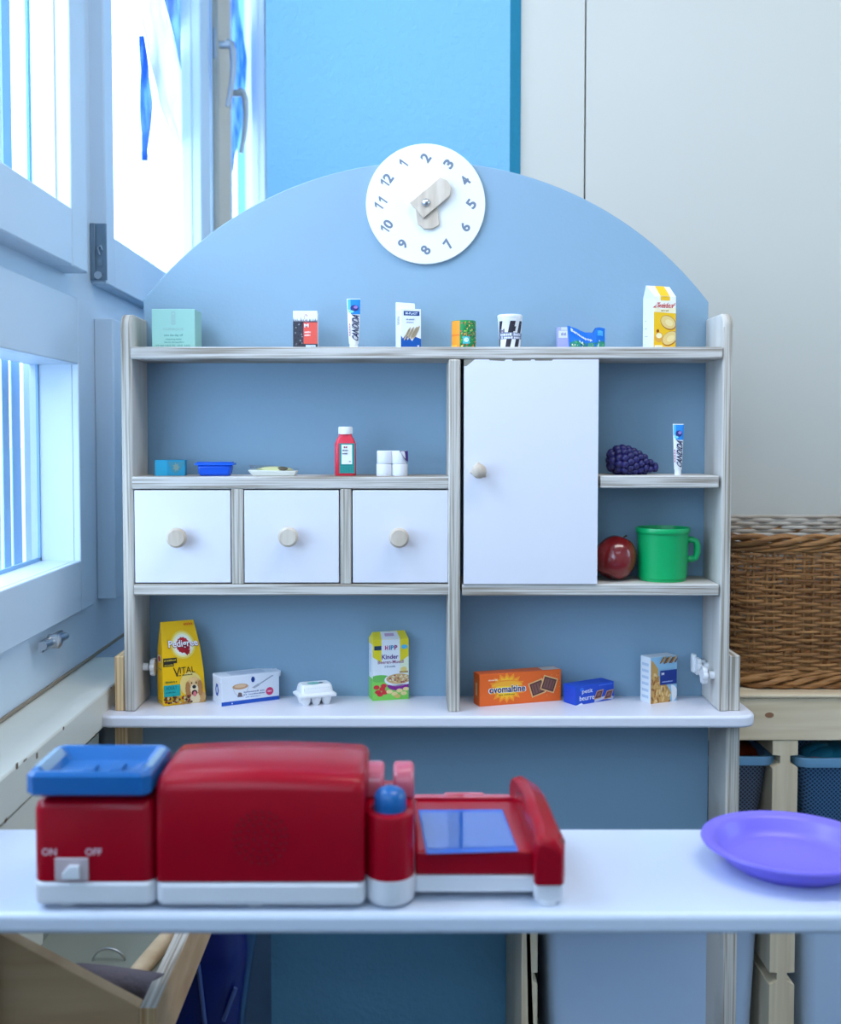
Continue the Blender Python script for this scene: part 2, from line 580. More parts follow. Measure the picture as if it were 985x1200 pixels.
# cream wall of flush panels behind everything, one narrow panel then wide ones, a thin joint between
YB = 2.186
seam = P(685, 200, YB).x
e0 = P(609, 200, YB).x
w = MB(); w.box(e0 - .003, 3.0, YB + 0.02, YB + 0.12, 0, 3.2)
back = struct('wall_back', w, 'chip_grey')
for a, b in ((e0 - 0.004, seam - 0.0014), (seam + 0.0014, seam + 1.2), (seam + 1.2028, 3.0)):
    w = MB(); w.box(a, b, YB, YB + 0.019, 0, 3.2)
    build('panel', w, 'wall_cream', back, bevel=0.0012)
# free-standing pillar with a chamfered right edge, its shade put into a darker blue
YP = 2.16
pl, pr = P(312, 150, YP).x, P(597, 150, YP).x
pw = P(610, 150, YP + 0.02).x
w = MB()
w.prism([(pl, YP), (pr, YP), (pw, YP + 0.024), (pw, YB + 0.3), (pl, YB + 0.3)], 'z', 0, 3.2)
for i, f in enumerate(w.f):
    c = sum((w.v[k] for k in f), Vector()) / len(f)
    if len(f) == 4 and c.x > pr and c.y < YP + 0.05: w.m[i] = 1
struct('wall_pillar', w, ['wall_blue', 'wall_blue_shaded'])
# far end of the recess behind the pillar
w = MB(); w.box(-0.7, 0.3, 4.55, 4.7, 0, 3.2)
struct('wall_far', w, 'wall_blue')
w = MB(); w.box(-0.12, -0.1, YB + 0.02, 4.55, 0, 3.2); struct('wall_recess', w, 'wall_white')

# window sill and what is under it
w = MB()
w.box(XW, -0.467, -2.0, 1.95, ZSILL - 0.054, ZSILL)
sill = struct('trim_1', w, 'sill_paint', bevel=0.003)
w = MB()                                                            # chipped paint along its edge
for k in range(34):
    y = random.uniform(0.9, 1.9)
    l = random.uniform(0.003, 0.012)
    h = random.uniform(0.0012, 0.003)
    z = ZSILL - 0.001 if k < 10 else (ZSILL - 0.054 + h)
    w.prism([(y, z - h), (y + l * .4, z - h * 1.4), (y + l, z - h * .6), (y + l * .9, z + .0003), (y + l * .3, z + .0005)], 'x', -0.4672, -0.4667)
for y, z in ((1.30, ZSILL - .004), (1.175, ZSILL - .043), (1.37, ZSILL - 0.012)):
    w.box(-0.4672, -0.4666, y, y + .006, z, z + 0.007)
build('chipped_paint', w, 'chip_wood', sill)
w = MB(); w.box(XW, -0.50, -2.0, 1.93, 0.12, ZSILL - 0.056)
struct('trim_2', w, 'heater_tan')
w = MB(); w.box(XW + 0.0005, XW + 0.004, -2, 2.4, ZSILL + 0.0015, ZSILL + 0.006); struct('trim_3', w, 'heater_tan')

# narrow casing post beside the shop
y0 = YW(112)
w = MB(); w.box(XW, XW + 0.034, y0, y0 + 0.10, P(125, 702, y0).z, P(125, 373, y0).z)
struct('trim_4', w, 'window_white', bevel=0.002)

def sash(name, y0, y1, zb, zg, ztop, stile0, stile1, handle=None, hinge=False, xface=XS, thick=0.05, zt=None):
    """one casement: stiles, rails, pane, handle; a part of the setting"""
    r = thing(name, None, None, (XW, (y0 + y1) / 2, zb), kind='structure')
    xb = xface - thick
    m = MB(); m.box(xb, xface, y0, y0 + stile0, zb, ztop); build('stile', m, 'window_white', r, bevel=0.003, world=True)
    m = MB(); m.box(xb, xface, y1 - stile1, y1, zb, ztop); build('stile', m, 'window_white', r, bevel=0.003, world=True)
    zr = ztop - (zg - zb) if zt is None else zt
    m = MB(); m.box(xb, xface - .0005, y0 + stile0, y1 - stile1, zb, zg); build('rail', m, 'window_white', r, bevel=0.003, world=True)
    m = MB(); m.box(xb, xface - .0005, y0 + stile0, y1 - stile1, zr, ztop); build('rail', m, 'window_white', r, bevel=0.003, world=True)
    xp = xface - 0.030
    m = MB(); m.box(xp - 0.004, xp, y0 + stile0 - .002, y1 - stile1 + .002, zg - .002, zr + .002)
    build('pane', m, 'pane', r, world=True)
    m = MB()
    for a, b in ((y0 + stile0, y0 + stile0 + .004), (y1 - stile1 - .004, y1 - stile1)):
        m.box(xp, xp + .006, a, b, zg, zr)
    m.box(xp, xp + .006, y0 + stile0, y1 - stile1, zg, zg + .004)
    build('glazing_bead', m, 'window_white', r, world=True)
    if handle:
        yh, zh, turn = handle
        m = MB(); m.box(xface, xface + 0.011, yh - .016, yh + .016, zh - .042, zh + .042)
        h = build('handle', m, 'alu', r, bevel=0.004, world=True)
        m = MB()
        m.tube([(xface + .009, yh, zh), (xface + .042, yh, zh)], 0.0105, 12)
        m.tube([(xface + .034, yh, zh + .008), (xface + .047, yh, zh + .002), (xface + .053, yh - turn * .003, zh - .016), (xface + .055, yh - turn * .006, zh - .055), (xface + .052, yh - turn * .008, zh - .095), (xface + .046, yh - turn * .010, zh - .135), (xface + .038, yh - turn * .012, zh - .170)],
               [.010, .0105, .0095, .0085, .0078, .0068, .0055], 12)
        build('lever', m, 'alu', h, smooth=50, world=True)
    if hinge:
        m = MB()
        m.box(XW + .0005, xface + .002, y0 - .005, y0 - .0005, zb + .006, zb + .105)
        m.box(XW + .0005, XW + .009, y0 - .009, y0 - .005, zb + .006, zb + .105)
        h = build('hinge', m, 'steel_dark', r, bevel=0.001, world=True)
        m = MB()
        m.box(XW + .011, xface - .004, y0 - .006, y0 - .0051, zb + .03, zb + .10)
        build('slot', m, 'steel_dark', h, world=True)
        m = MB()
        m.tube([(XW + .017, y0 - .009, zb + .05), (XW + .014, y0 - .009, zb + .062), (XW + .019, y0 - .009, zb + .066), (XW + .022, y0 - .009, zb + .058)], .0016, 6)
        m.lathe([(0, -.011), (.007, -.011), (.007, -.006)], (XW + .014, y0, zb + .014), 12, axis='y')
        build('hinge_pin', m, 'steel', h, smooth=40, world=True)
    return r

hz1 = P(262, 52, 3.17).z
sash('window_1', 0.74, YW(96, XS - .002), ZSASH - 0.004, ZGLASS - 0.006, 2.95, 0.06, 0.082, xface=-0.522, thick=0.06)
sash('window_2', Y2A, YW(249, XS), ZSASH, ZGLASS, 2.95, 0.058, 0.13, handle=(YW(256, XS) - 0.03, hz1 - .036, 1), hinge=True)
sash('window_3', YW(252, XS), Y3B - .02, ZSASH, ZGLASS, 2.95, 0.34, 0.14, handle=(YW(252, XS) + .24, hz1 - .10, -1))
# tan seal between the two casements
m = MB(); m.box(XS, XS + .016, YW(252, XS) + .01, YW(252, XS) + .20, ZSASH, 2.95)
struct('trim_5', m, 'seal_tan', bevel=0.002)
# casement that carries on beyond the left of the frame, over the daylight
sash('window_4', -1.72, 0.28, ZSASH, ZGLASS, 2.95, 0.07, 0.07)

# lower window: sash frame proud of the wall, deep reveal, pane
r = thing('window_5', None, None, (XW, 1.2, ZL0), kind='structure')
yb = YW(99)
m = MB()
m.box(XW, XW + .012, YL1, yb, ZL0 - .085, ZL1 + .11); build('stile', m, 'window_white', r, bevel=.002, world=True)
m = MB(); m.box(XW, XW + .012, .62, YL1, ZL0 - .085, ZL0); build('rail', m, 'window_white', r, bevel=.002, world=True)
m = MB(); m.box(XW, XW + .012, .62, YL1, ZL1, ZL1 + .11); build('rail', m, 'window_white', r, bevel=.002, world=True)
m = MB(); m.box(-.622, -.618, .62, YL1 + .004, ZL0 - .004, ZL1 + .004); build('pane', m, 'pane', r, world=True)
m = MB(); m.box(-.618, -.614, YL1 - .005, YL1, ZL0, ZL1); m.box(-.618, -.614, .62, YL1, ZL0, ZL0 + .006)
build('glazing_bead', m, 'blind_blue', r, world=True)
p = WX(60, 750, XW + .012)
m = MB()
m.tube([(XW + .020, p.y - .062, p.z + .002), (XW + .020, p.y + .045, p.z - .002)], .006, 10)
m.lathe([(0, 0), (.011, 0), (.011, .016), (.006, .020), (0, .020)], (XW + .012, p.y - .012, p.z), 14, axis='x')
m.box(XW + .0125, XW + .018, p.y - .06, p.y + .04, p.z - .008, p.z + .008)
build('latch', m, 'steel', r, smooth=40, world=True)
# vertical slats of the blinds behind the panes
b = thing('window_blind', 'pale vertical slat blind behind the lower left window', 'blind', (-.655, 1.2, ZL0))
for k, (x0, x1) in enumerate(((-30, -16), (-8, -1), (3, 11), (14, 24), (28, 35), (36, 43))):
    a, c = YW(x0, -.655), YW(x1, -.655)
    m = MB(); m.box(-.656, -.654, a, c, ZL0 - .02, ZL1 + .03)
    build('slat', m, 'blind_blue' if k in (0, 2, 3, 5) else 'blind_white', b, world=True)
b = thing('window_blind', 'pale vertical slat blind behind the upper left window', 'blind', (-.645, 1.5, ZGLASS))
for k, (x0, x1) in enumerate(((-14, -3), (1, 8), (9, 19), (46, 54))):
    a, c = YW(x0, -.645), YW(x1, -.645)
    m = MB(); m.box(-.646, -.644, a, c, ZSASH, 2.97)
    build('slat', m, 'blind_blue' if k in (0, 2) else 'blind_white', b, world=True)
m = MB(); m.box(-.60, -.596, YW(37, -.6), YW(39.5, -.6), ZSASH + .06, 2.94)
struct('trim_6', m, 'pane_edge')

# curtains hanging outside the second and third panes
def curtain(name, label, left, right, X, material, n=22, amp=.006):
    """left and right edges given as rows of picture points on the plane x = X"""
    m = MB(); vs = []; fs = []
    def at(e, t):
        for i in range(len(e) - 1):
            if e[i][1] <= t <= e[i + 1][1]:
                f = (t - e[i][1]) / (e[i + 1][1] - e[i][1])
                f2 = f * f * (3 - 2 * f) * .3 + f * .7
                return e[i][0] + (e[i + 1][0] - e[i][0]) * f2
        return e[-1][0]
    t0, t1 = max(left[0][1], right[0][1]), min(left[-1][1], right[-1][1])
    K = 8
    for i in range(n + 1):
        t = t0 + (t1 - t0) * i / n
        a, c = at(left, t), at(right, t)
        for k in range(K + 1):
            p = WX(a + (c - a) * k / K, t, X)
            p.x += amp * math.sin(k * 2.2 + i * .2)
            vs.append(p)
    for i in range(n):
        for k in range(K):
            q = i * (K + 1) + k
            fs.append((q, q + 1, q + K + 2, q + K + 1))
    m.add(vs, fs)
    o = build(name, m, material, smooth=60, solid=.0015)
    return tag(o, label, 'curtain')
XC = -.595
curtain('sheer_curtain', 'white sheer curtain swag sweeping across the second window', [(158, -60), (160, 0), (172, 60), (187, 120), (208, 172), (222, 188)], [(182, -60), (190, 0), (205, 60), (214, 110), (220, 160), (224, 188)], XC, 'curtain_white')
curtain('blue_curtain', 'patterned blue curtain tapering down beside the second window stile', [(178, -60), (190, 0), (207, 60), (215, 110), (219, 170), (225, 212)], [(224, -60), (224, 0), (225, 60), (225, 120), (226, 170), (228, 212)], XC - .012, 'curtain_blue')
curtain('blue_curtain', 'narrow blue curtain fold hanging by itself in the second window', [(165.5, 42), (165, 80), (166, 140), (169, 188)], [(167, 42), (173, 80), (176, 120), (170.5, 188)], XC - .03, 'curtain_blue')
curtain('blue_curtain', 'blue curtain hanging behind the handles in the third window', [(268, -40), (269, 0), (269, 100), (269, 180), (270, 200)], [(277, -40), (279, 0), (288, 70), (284, 130), (272, 200)], XC - .02, 'curtain_blue')

# white posts and wall of the balcony outside
b = thing('balcony', 'white balcony posts and parapet outside the windows', 'balcony', (-1.5, 4.6, 0))
for x0, x1 in ((174, 185), (204, 217), (150, 156)):
    a, c = YW(x0, -1.3), YW(x1, -1.3)
    m = MB(); m.box(-1.34, -1.3, a, c, 0, 2.6); build('post', m, 'blind_white', b, world=True)
m = MB(); m.box(-1.62, -1.56, -2, 8, 0, 1.15); build('parapet', m, 'outside_white', b, world=True)
m = MB(); m.box(-3.6, -.70, -2.6, 8, -.12, 0); struct('floor_balcony', m, 'outside_white')

# ================================================================== the play shop
F = 1.69                           # depth of its front edges
B = 1.793                          # face of its back panel
def fx(px, py=600, Y=F): return P(px, py, Y).x
def fz(py, Y=F): return P(480, py, Y).z
shop = thing('play_shop', 'wooden play shop with blue arched back, white drawers and stocked shelves', 'shelf', (0, F, 0))
def sp(name, m, mats, **k): return build(name, m, mats, shop, world=True, **k)

ZBT = fz(834)                 # top of the wide base board
zb_top = ZBT
# back panel with its arch (part circle)
cz = fz(610, B); R = 417 * B / FPX; cx = P(498, 400, B).x
xl, xr = P(168.5, 400, B).x, P(829.5, 400, B).x
xlw, xrw = fx(149, 900), fx(851, 900)             # below the base board it reaches from leg to leg
pts = [(xl, zb_top - .02), (xlw, zb_top - .02), (xlw, CAMZ - .78), (xrw, CAMZ - .78), (xrw, zb_top - .02), (xr, zb_top - .02)]
a0 = math.acos(min(1, (xr - cx) / R)); a1 = PI - math.acos(min(1, (cx - xl) / R))
for k in range(49):
    a = a0 + (a1 - a0) * k / 48
    pts.append((cx + R * math.cos(a), cz + R * math.sin(a)))
m = MB(); m.prism(pts, 'y', B, B + .012)
sp('back_panel', m, 'panel_blue', bevel=.0015)
# sides: rounded top
def side(x0, x1, ztop):
    r = .022
    q = [(F, ZBT), (B, ZBT), (B, ztop)]
    q += [(F + r - r * math.sin(PI / 2 * k / 6), ztop - r + r * math.cos(PI / 2 * k / 6)) for k in range(7)]
    m = MB(); m.prism(q, 'x', x0, x1)
    for i, f in enumerate(m.f):
        c = sum((m.v[k] for k in f), Vector()) / len(f)
        if len(f) > 4: m.m[i] = 1
    return sp('side_panel', m, ['plywood_v', 'birch_face'], bevel=.0035, seg=3)
side(fx(143), fx(156), fz(367)); side(fx(844.7), fx(856.7), fz(366))
xL, xR = fx(156), fx(844.7)
def shelf(x0, x1, y0, y1, yf=F - .0015, yb=B):
    x0, x1 = fx(x0, y0), fx(x1, y0)
    m = MB(); m.box(x0, x1, yf, yb, fz(y1), fz(y0))
    return sp('shelf', m, 'plywood_h', bevel=.002)
shelf(152.5, 846.5, 406.5, 420.5)
shelf(154.5, 526, 558.5, 573)
shelf(157, 526, 684.5, 697.5)
shelf(541, 842, 684.5, 698)
shelf(703, 842, 557.5, 572)
m = MB(); m.box(fx(525), fx(539), F - .003, B, ZBT, fz(421)); sp('divider', m, 'plywood_v', bevel=.0025)
for a, c in ((271, 285), (398.5, 411.5)):
    m = MB(); m.box(fx(a), fx(c), F - .001, B, fz(684.5), fz(573)); sp('divider', m, 'plywood_v', bevel=.0015)
m = MB(); m.box(fx(690), fx(700), F + .016, B, fz(684.5), fz(421)); sp('divider', m, 'birch_face')
# base board, white lacquer, rounded ends
bl, br = P(109, 845, 1.662).x, P(889, 845, 1.662).x
r = .03
q = [(bl, B + .012), (bl, 1.662 + r)] + [(bl + r - r * math.cos(PI / 2 * k / 6), 1.662 + r - r * math.sin(PI / 2 * k / 6)) for k in range(1, 7)]
q += [(br - r + r * math.sin(PI / 2 * k / 6), 1.662 + r - r * math.cos(PI / 2 * k / 6)) for k in range(7)] + [(br, B + .012)]
m = MB(); m.prism(q, 'z', ZBT - .0185, ZBT); sp('base_board', m, 'lacquer_white', bevel=.004, seg=3)
# short cheek pieces outside the sides, standing on the board
for a, c, t, mt in ((133.5, 147, 770, 'plywood_warm_lit'), (854.5, 868, 769, 'plywood_v')):
    xa, xc = fx(a, 800), fx(c, 800)
    if a < 400: xc = fx(143) - .0006
    else: xa = fx(856.7) + .0006
    m = MB(); m.box(xa, xc, F + .004, B, ZBT, fz(t)); sp('cheek_piece', m, mt, bevel=.0015)
# legs down to the floor
for a, c in ((134, 149), (851, 867)):
    m = MB(); m.box(fx(a, 900), fx(c, 900), F + .004, B, 0, ZBT - .0185); sp('leg', m, 'plywood_v' if a > 400 else 'plywood_warm_lit', bevel=.0015)
# drawers
for x0, x1, y0, y1, kx, ky in ((157.5, 270, 574.5, 683, 209.5, 629), (286, 397, 574.5, 683, 339, 628), (413, 525, 574.5, 683, 467.5, 629)):
    m = MB()
    X0, X1, Z0, Z1 = fx(x0), fx(x1), fz(y1), fz(y0)
    m.box(X0, X1, F - .0005, F + .011, Z0, Z1)
    m.box(X0 + .004, X0 + .010, F + .011, B - .006, Z0 + .002, Z1 - .012)
    m.box(X1 - .010, X1 - .004, F + .011, B - .006, Z0 + .002, Z1 - .012)
    m.box(X0 + .010, X1 - .010, F + .011, B - .006, Z0 + .002, Z0 + .007)
    d = sp('drawer', m, 'lacquer_white', bevel=.0012)
    m = MB(); m.lathe([(0, 0), (.0075, 0), (.008, -.008), (.0125, -.012), (.0152, -.016), (.0152, -.021), (.012, -.0245), (0, -.0245)], (fx(kx), F, fz(ky)), 24, axis='y')
    build('knob', m, 'beech', d, smooth=40, world=True)
# door, hung on its right edge; chipped lacquer along the top
X0, X1, Z0, Z1 = fx(543), fx(699.5), fz(684), fz(421.3)
q = [(X0, Z0), (X1, Z0), (X1, Z1)]
for a, b_ in ((.84, 0), (.66, 0), (.655, .0022), (.53, .0022), (.52, 0), (.50, 0), (.495, .0020), (.36, .0024), (.355, 0), (.31, 0), (.30, .0028), (.19, .0016), (.185, 0), (.08, 0)):
    q.append((X0 + (X1 - X0) * a, Z1 - b_))
q += [(X0 + .004, Z1 - .010), (X0, Z1 - .0105)]
m = MB(); m.prism(q, 'y', F - .004, F - .0005); 
door = sp('door', m, 'lacquer_white')
m = MB(); m.box(X0, X1, F - .0004, F + .011, Z0, Z1); build('door_core', m, 'chip_grey', door, world=True)
kx, kz = fx(560), fz(551.5)
m = MB()
m.lathe([(0, 0), (.006, 0), (.006, -.008), (.010, -.012), (.0115, -.017), (.010, -.022), (.005, -.025), (0, -.0255)], (kx, F - .004, kz), 16, axis='y')
for a in (95, 190, 320):
    ca, sa = math.cos(math.radians(a)), math.sin(math.radians(a))
    m.lathe([(.0045, 0), (.003, .003), (0, .006)], (0, 0, 0), 8)
    n_ = 3 * 8
    for v in m.v[-n_:]:
        h = v.z
        v.x, v.y, v.z = kx + ca * (.0085 + h) - sa * v.x, F - .004 - .016 + v.y, kz + sa * (.0085 + h) + ca * v.x
build('knob', m, 'beech', door, smooth=60, world=True)
# white plastic knobs on the insides
def wing(x, y, z, sgn):
    m = MB()
    m.lathe([(0, 0), (.006, 0), (.006, sgn * .008), (.0035, sgn * .009), (.0035, sgn * .012)], (x, y, z), 14, axis='x')
    for k in range(6):
        a = k * PI / 3
        m.lathe([(0, sgn * .012), (.006, sgn * .012), (.007, sgn * .014), (.007, sgn * .019), (0, sgn * .019)], (x, y + .0075 * math.cos(a), z + .0075 * math.sin(a)), 10, axis='x')
    m.lathe([(0, sgn * .0121), (.010, sgn * .0121), (.010, sgn * .0192), (0, sgn * .0192)], (x, y, z), 14, axis='x')
    sp('wing_knob', m, 'plastic_white', smooth=40)
wing(xL, F + .055, fz(790) , 1)
wing(xR, F + .066, P(820, 783, F + .05).z, -1)
wing(xR, F + .03, P(828, 791, F + .03).z, -1)
m = MB()
yy, zz = F + .078, P(820, 778, F + .07).z
m.lathe([(0, 0), (.0055, 0), (.0055, -.016)], (xR, yy, zz), 12, axis='x')
m.prism([(yy - .006, zz - .015), (yy + .006, zz - .015), (yy + .008, zz), (yy + .006, zz + .015), (yy - .006, zz + .015), (yy - .008, zz)], 'x', xR - .023, xR - .016)
sp('wing_knob', m, 'plastic_white', bevel=.002)
# a wedge of blue cloth and white paper tucked behind its left side
m = MB()
m.prism([(fx(136) , .0), (fx(143) - .001, 0), (fx(143) - .001, .034), (fx(140.5), .018)], 'y', B - .05, B - .01)
for v in m.v: v.z += fz(770) + .001
o = build('cloth_scrap', m, 'blue_plastic', bevel=.001)
tag(o, 'blue cloth scrap tucked beside the left side of the play shop', 'cloth')

# ================================================================== clock
ck = P(498.5, 240, B); cr = 69.3 * (B - .008) / FPX
clock = thing('toy_clock', 'round white toy clock with wooden hands on the blue arch', 'clock', (ck.x, B, ck.z))
m = MB(); m.lathe([(0, -.0065), (cr - .0008, -.0065), (cr, -.0057), (cr, -.0005), (0, -.0005)], (0, 0, 0), 72, axis='y')
build('dial', m, 'dial_white', clock, smooth=40)
ONE = [(.20, -.5), (.48, -.5), (.48, .5), (.26, .5), (-.26, .26), (-.26, .02), (.20, .22)]    # a one with its flag
for n in range(1, 13):
    a = math.radians(90 - 30 * n + 60)
    A = Art(lambda u, v, h: Vector((u, -.0065 - h, v)), .0002); A.clip = False
    hh, rr, ro = .0168, cr * .765, math.radians(54)
    t = str(n)
    x = -(len(t) - 1) * .0056
    for ch in t:
        if ch == '1':
            q = [(x + p[0] * .0082, p[1] * hh) for p in ONE]
            q = [(p[0] * math.cos(ro) - p[1] * math.sin(ro) + rr * math.cos(a), p[0] * math.sin(ro) + p[1] * math.cos(ro) + rr * math.sin(a)) for p in q]
            A.poly(q, 'numeral_grey')
        else:
            A.text(ch, x * math.cos(ro) + rr * math.cos(a), x * math.sin(ro) + rr * math.sin(a), .0112, hh, 'numeral_grey', 1, .034, ro)
        x += .0112
    A.build('numeral', clock)
def hand(a, l0, l1, wd, y0, tip):
    q = [(-l0, -wd), (l1 - tip, -wd), (l1, -wd * .45), (l1 + tip * .15, wd * .3), (l1 - tip * .35, wd), (-l0, wd)]
    ca, sa = math.cos(a), math.sin(a)
    m = MB(); m.prism([(x * ca - z * sa, x * sa + z * ca) for x, z in q], 'y', y0 - .0045, y0)
    return build('hand', m, 'beech', clock, bevel=.0012)
hand(math.radians(-82), .006, .040, .0175, -.0068, .010)
hand(math.radians(40), .019, .047, .0165, -.0116, .010)
m = MB(); m.lathe([(0, -.016), (.0068, -.016), (.0068, -.0175), (.004, -.0205), (0, -.021)], (0, 0, 0), 20, axis='y')
build('screw', m, 'steel', clock, smooth=50)

# ================================================================== small goods
def width(px, Y): return px * Y / FPX
ZT = fz(406.5)                      # top shelf
ZM = fz(558.5)                      # middle shelves
ZMR = fz(557.5)
ZLO = fz(684.5)                     # lower right shelf

class Carton:
    """upright folding box standing with its front corners at two ground points"""
    def __init__(s, name, label, cat, p0, p1, h, d, body, lean=0.0, group=None):
        p0, p1 = Vector(p0), Vector(p1)
        s.w = math.hypot(p1.x - p0.x, p1.y - p0.y); s.h = h; s.d = d
        a = math.atan2(p1.y - p0.y, p1.x - p0.x)
        mid = (p0 + p1) / 2
        s.t = thing(name, label, cat, mid, a, group)
        w2 = s.w / 2
        s.w2 = w2
        m = MB(); m.box(-w2, w2, 0, d, 0, h)
        s.body = build('carton', m, body, s.t, bevel=min(.0006, s.w * .02))
        s.front = face_map((-w2, 0, 0), (s.w, 0, 0), (0, 0, h))
        s.left = face_map((-w2, d, 0), (0, -d, 0), (0, 0, h))
        s.right = face_map((w2, 0, 0), (0, d, 0), (0, 0, h))
        s.top = face_map((-w2, 0, h), (s.w, 0, 0), (0, d, 0))
        s.asp = s.w / h

# 1 mint cosmetics box
Y = 1.715
mat('mint_card', (152, 198, 186), 0.5)
c = Carton('cosmetics_box', 'mint green square cosmetics box on left end of top shelf', 'box', P(178, 405, Y).xy.to_3d() + Vector((0, 0, ZT)), P(228.5, 405, Y).xy.to_3d() + Vector((0, 0, ZT)), width(45.5, Y), .055, 'mint_card')
A = Art(c.front)
g = (150, 176, 172)
A.rect(.455, .62, .47, .92, g); A.rect(.53, .62, .545, .92, g); A.rect(.455, .91, .545, .93, g); A.rect(.455, .60, .545, .62, g); A.rect(.49, .64, .51, .86, g)
A.text('CLINIQUE', .5, .48, .48, .07, g, 2, 0)
dk = (52, 120, 112)
A.text('take the day off', .5, .325, .44, .065, dk, 2, 0)
A.text('cleansing balm', .5, .225, .36, .05, dk, 2, 0)
A.text('baume demaquillant', .52, .15, .46, .05, dk, 2, 0)
A.text('15 ml / 0.5 FL. OZ. LIQ.', .5, .06, .80, .055, dk, 2, 0)
A.build('printing', c.t)

# 2 small paper bag of coffee, white folded top
Y = 1.735
def std(px, Y, z): return Vector((P(px, 450, Y).x, Y, z))
c = Carton('coffee_bag', 'small black and red pack with white folded top on top shelf', 'packet', std(343.5, Y, ZT), std(372, Y, ZT), width(44.5, Y), .024, 'plastic_white')
A = Art(c.front)
A.rect(0, 0, 1, .72, (58, 56, 66))
random.seed(3)
for k in range(26):
    u, v = random.random() * .42, .1 + random.random() * .6
    A.star(u, v, .03 + random.random() * .03, .02 + random.random() * .02, (34, 34, 44) if k % 3 else (150, 150, 160), 2, 4, .4)
for k in range(20):
    u = k / 20
    A.poly([(u, .72), (u + .05, .72), (u + .025, .75 + random.random() * .09)], (96, 98, 112), 1)
A.rect(.43, .14, 1, .70, (230, 88, 74), 2)
A.rect(.52, .0, .92, .11, (200, 214, 234), 2)
A.text('M', .55, .615, .18, .09, (255, 255, 255), 3, .03)
A.dash(.60, .44, .26, .055, (255, 235, 230), 3); A.dash(.59, .36, .24, .055, (255, 235, 230), 3)
A.dash(.8, .05, .16, .05, (70, 76, 96), 3)
for k in range(14):
    a = k / 14 * PI * 1.6 + .3
    u, v = .48 + .10 * math.cos(a) + .012 * k, .84 + .08 * math.sin(a) - .006 * k
    A.ell(u, v, .016, .012, (190, 120, 150), 3, 6)
A.build('printing', c.t)

# 3, 16 toothpaste: a flattened tube on its cap
def toothpaste(label, px, Y, z, wpx, hpx, rz=0.0, group=None):
    w2, h = width(wpx, Y) / 2, width(hpx, Y)
    t = thing('toothpaste_tube', label, 'toothpaste', std(px, Y, z), rz, group)
    m = MB()
    N = 20
    rows = [(0, .62, .62), (.10, .62, .60), (.115, .72, .66), (.5, .86, .42), (.93, .99, .10), (1, 1, .05)]
    vs, fs = [], []
    for f, a, b in rows:
        for k in range(N):
            an = 2 * PI * k / N
            vs.append((w2 * a * math.cos(an), w2 * b * math.sin(an), h * f))
    for i in range(len(rows) - 1):
        for k in range(N): fs.append((i * N + k, i * N + (k + 1) % N, (i + 1) * N + (k + 1) % N, (i + 1) * N + k))
    fs.append(range(N)); fs.append(range((len(rows) - 1) * N, len(rows) * N))
    m.add(vs, [list(f) for f in fs])
    build('tube', m, 'plastic_white', t, smooth=40)
    def fm(u, v, hh):
        f = .115 + v * (.985 - .115)
        i = 2 if f < .5 else 3 if f < .93 else 4
        (f0, a0, b0), (f1, a1, b1) = rows[i], rows[i + 1]
        q = (f - f0) / (f1 - f0)
        a, b = (a0 + (a1 - a0) * q) * w2, (b0 + (b1 - b0) * q) * w2
        an = PI + PI * (.5 + (u - .5) * .86) 
        return Vector(((a + hh) * math.cos(an), (b + hh * 2) * math.sin(an) - hh, h * f))
    A = Art(fm, .0002)
    for k in range(8):
        a, b = .1 + k * .9 / 8, .1 + (k + 1) * .9 / 8
        A.quad([(a, .66 - .0 * k), (b, .66), (b, 1), (a, 1)], (24, 132, 214), 1, 1) if k >= 2 else A.quad([(a, .78), (b, .72), (b, 1), (a, 1)], (80, 180, 236), 1, 1)
    A.ell(.55, .80, .24, .07, (38, 44, 120), 2); A.ell(.62, .82, .12, .035, (150, 120, 190), 3); A.ell(.36, .72, .16, .03, (120, 210, 245), 2)
    A.build('printing', t)
    # lettering runs up the tube
    vs, fs = text_shape('CANDIDA', .03)
    mb = MB()
    mb.add([fm(.63 - (y + .10 * x * 0) * .46, .36 + (x + .12 * y) * .60, .0009) for x, y in vs], fs)
    build('lettering', mb, flat((24, 34, 84)), t, fix=False)
    mb = MB()
    for k in range(5): mb.add([fm(.18 + a * .10, .16 + k * .06 + b * .045, .0007) for a, b in ((0, 0), (1, 0), (1, 1), (0, 1))], [(0, 1, 2, 3)])
    build('fine_print', mb, flat((200, 120, 140)), t, fix=False)
    return t
toothpaste('tall white toothpaste tube with blue top, on top shelf', 414.5, 1.735, ZT, 16, 58.5)
toothpaste('slim white toothpaste tube alone on right middle shelf', 795, 1.715, ZMR, 12.5, 60, -.25)

# 4 box of plasters with a taller back flap
mat('card_white', (234, 236, 238), 0.5)
Y = 1.73
a = .30
p0 = std(469.5, Y, ZT); p1 = p0 + Vector((width(22.5, Y) / math.cos(a) * 1.0, width(22.5, Y) * math.tan(a), 0))
c = Carton('plaster_box', 'white and blue box of plasters with raised back flap', 'box', p0, p1, width(47, Y), .030, 'card_white')
m = MB(); m.prism([(-c.w2, c.h), (c.w2 * .92, c.h), (c.w2 * .92, c.h + .010), (c.w2 * .86, c.h + .012), (-c.w2 * .96, c.h + .013), (-c.w2, c.h + .012)], 'y', c.d - .0012, c.d - .0004)
build('flap', m, 'card_white', c.t)
A = Art(c.front)
bl_ = (10, 84, 170)
A.poly([(0, 0), (1, 0), (1, .26), (.72, .31), (.55, .20), (.40, .30), (.22, .34), (.10, .26), (0, .34)], bl_)
A.rect(.14, .83, .92, .94, (16, 62, 130), 1); A.text('M-PLAST', .53, .885, .6, .06, (230, 240, 255), 2)
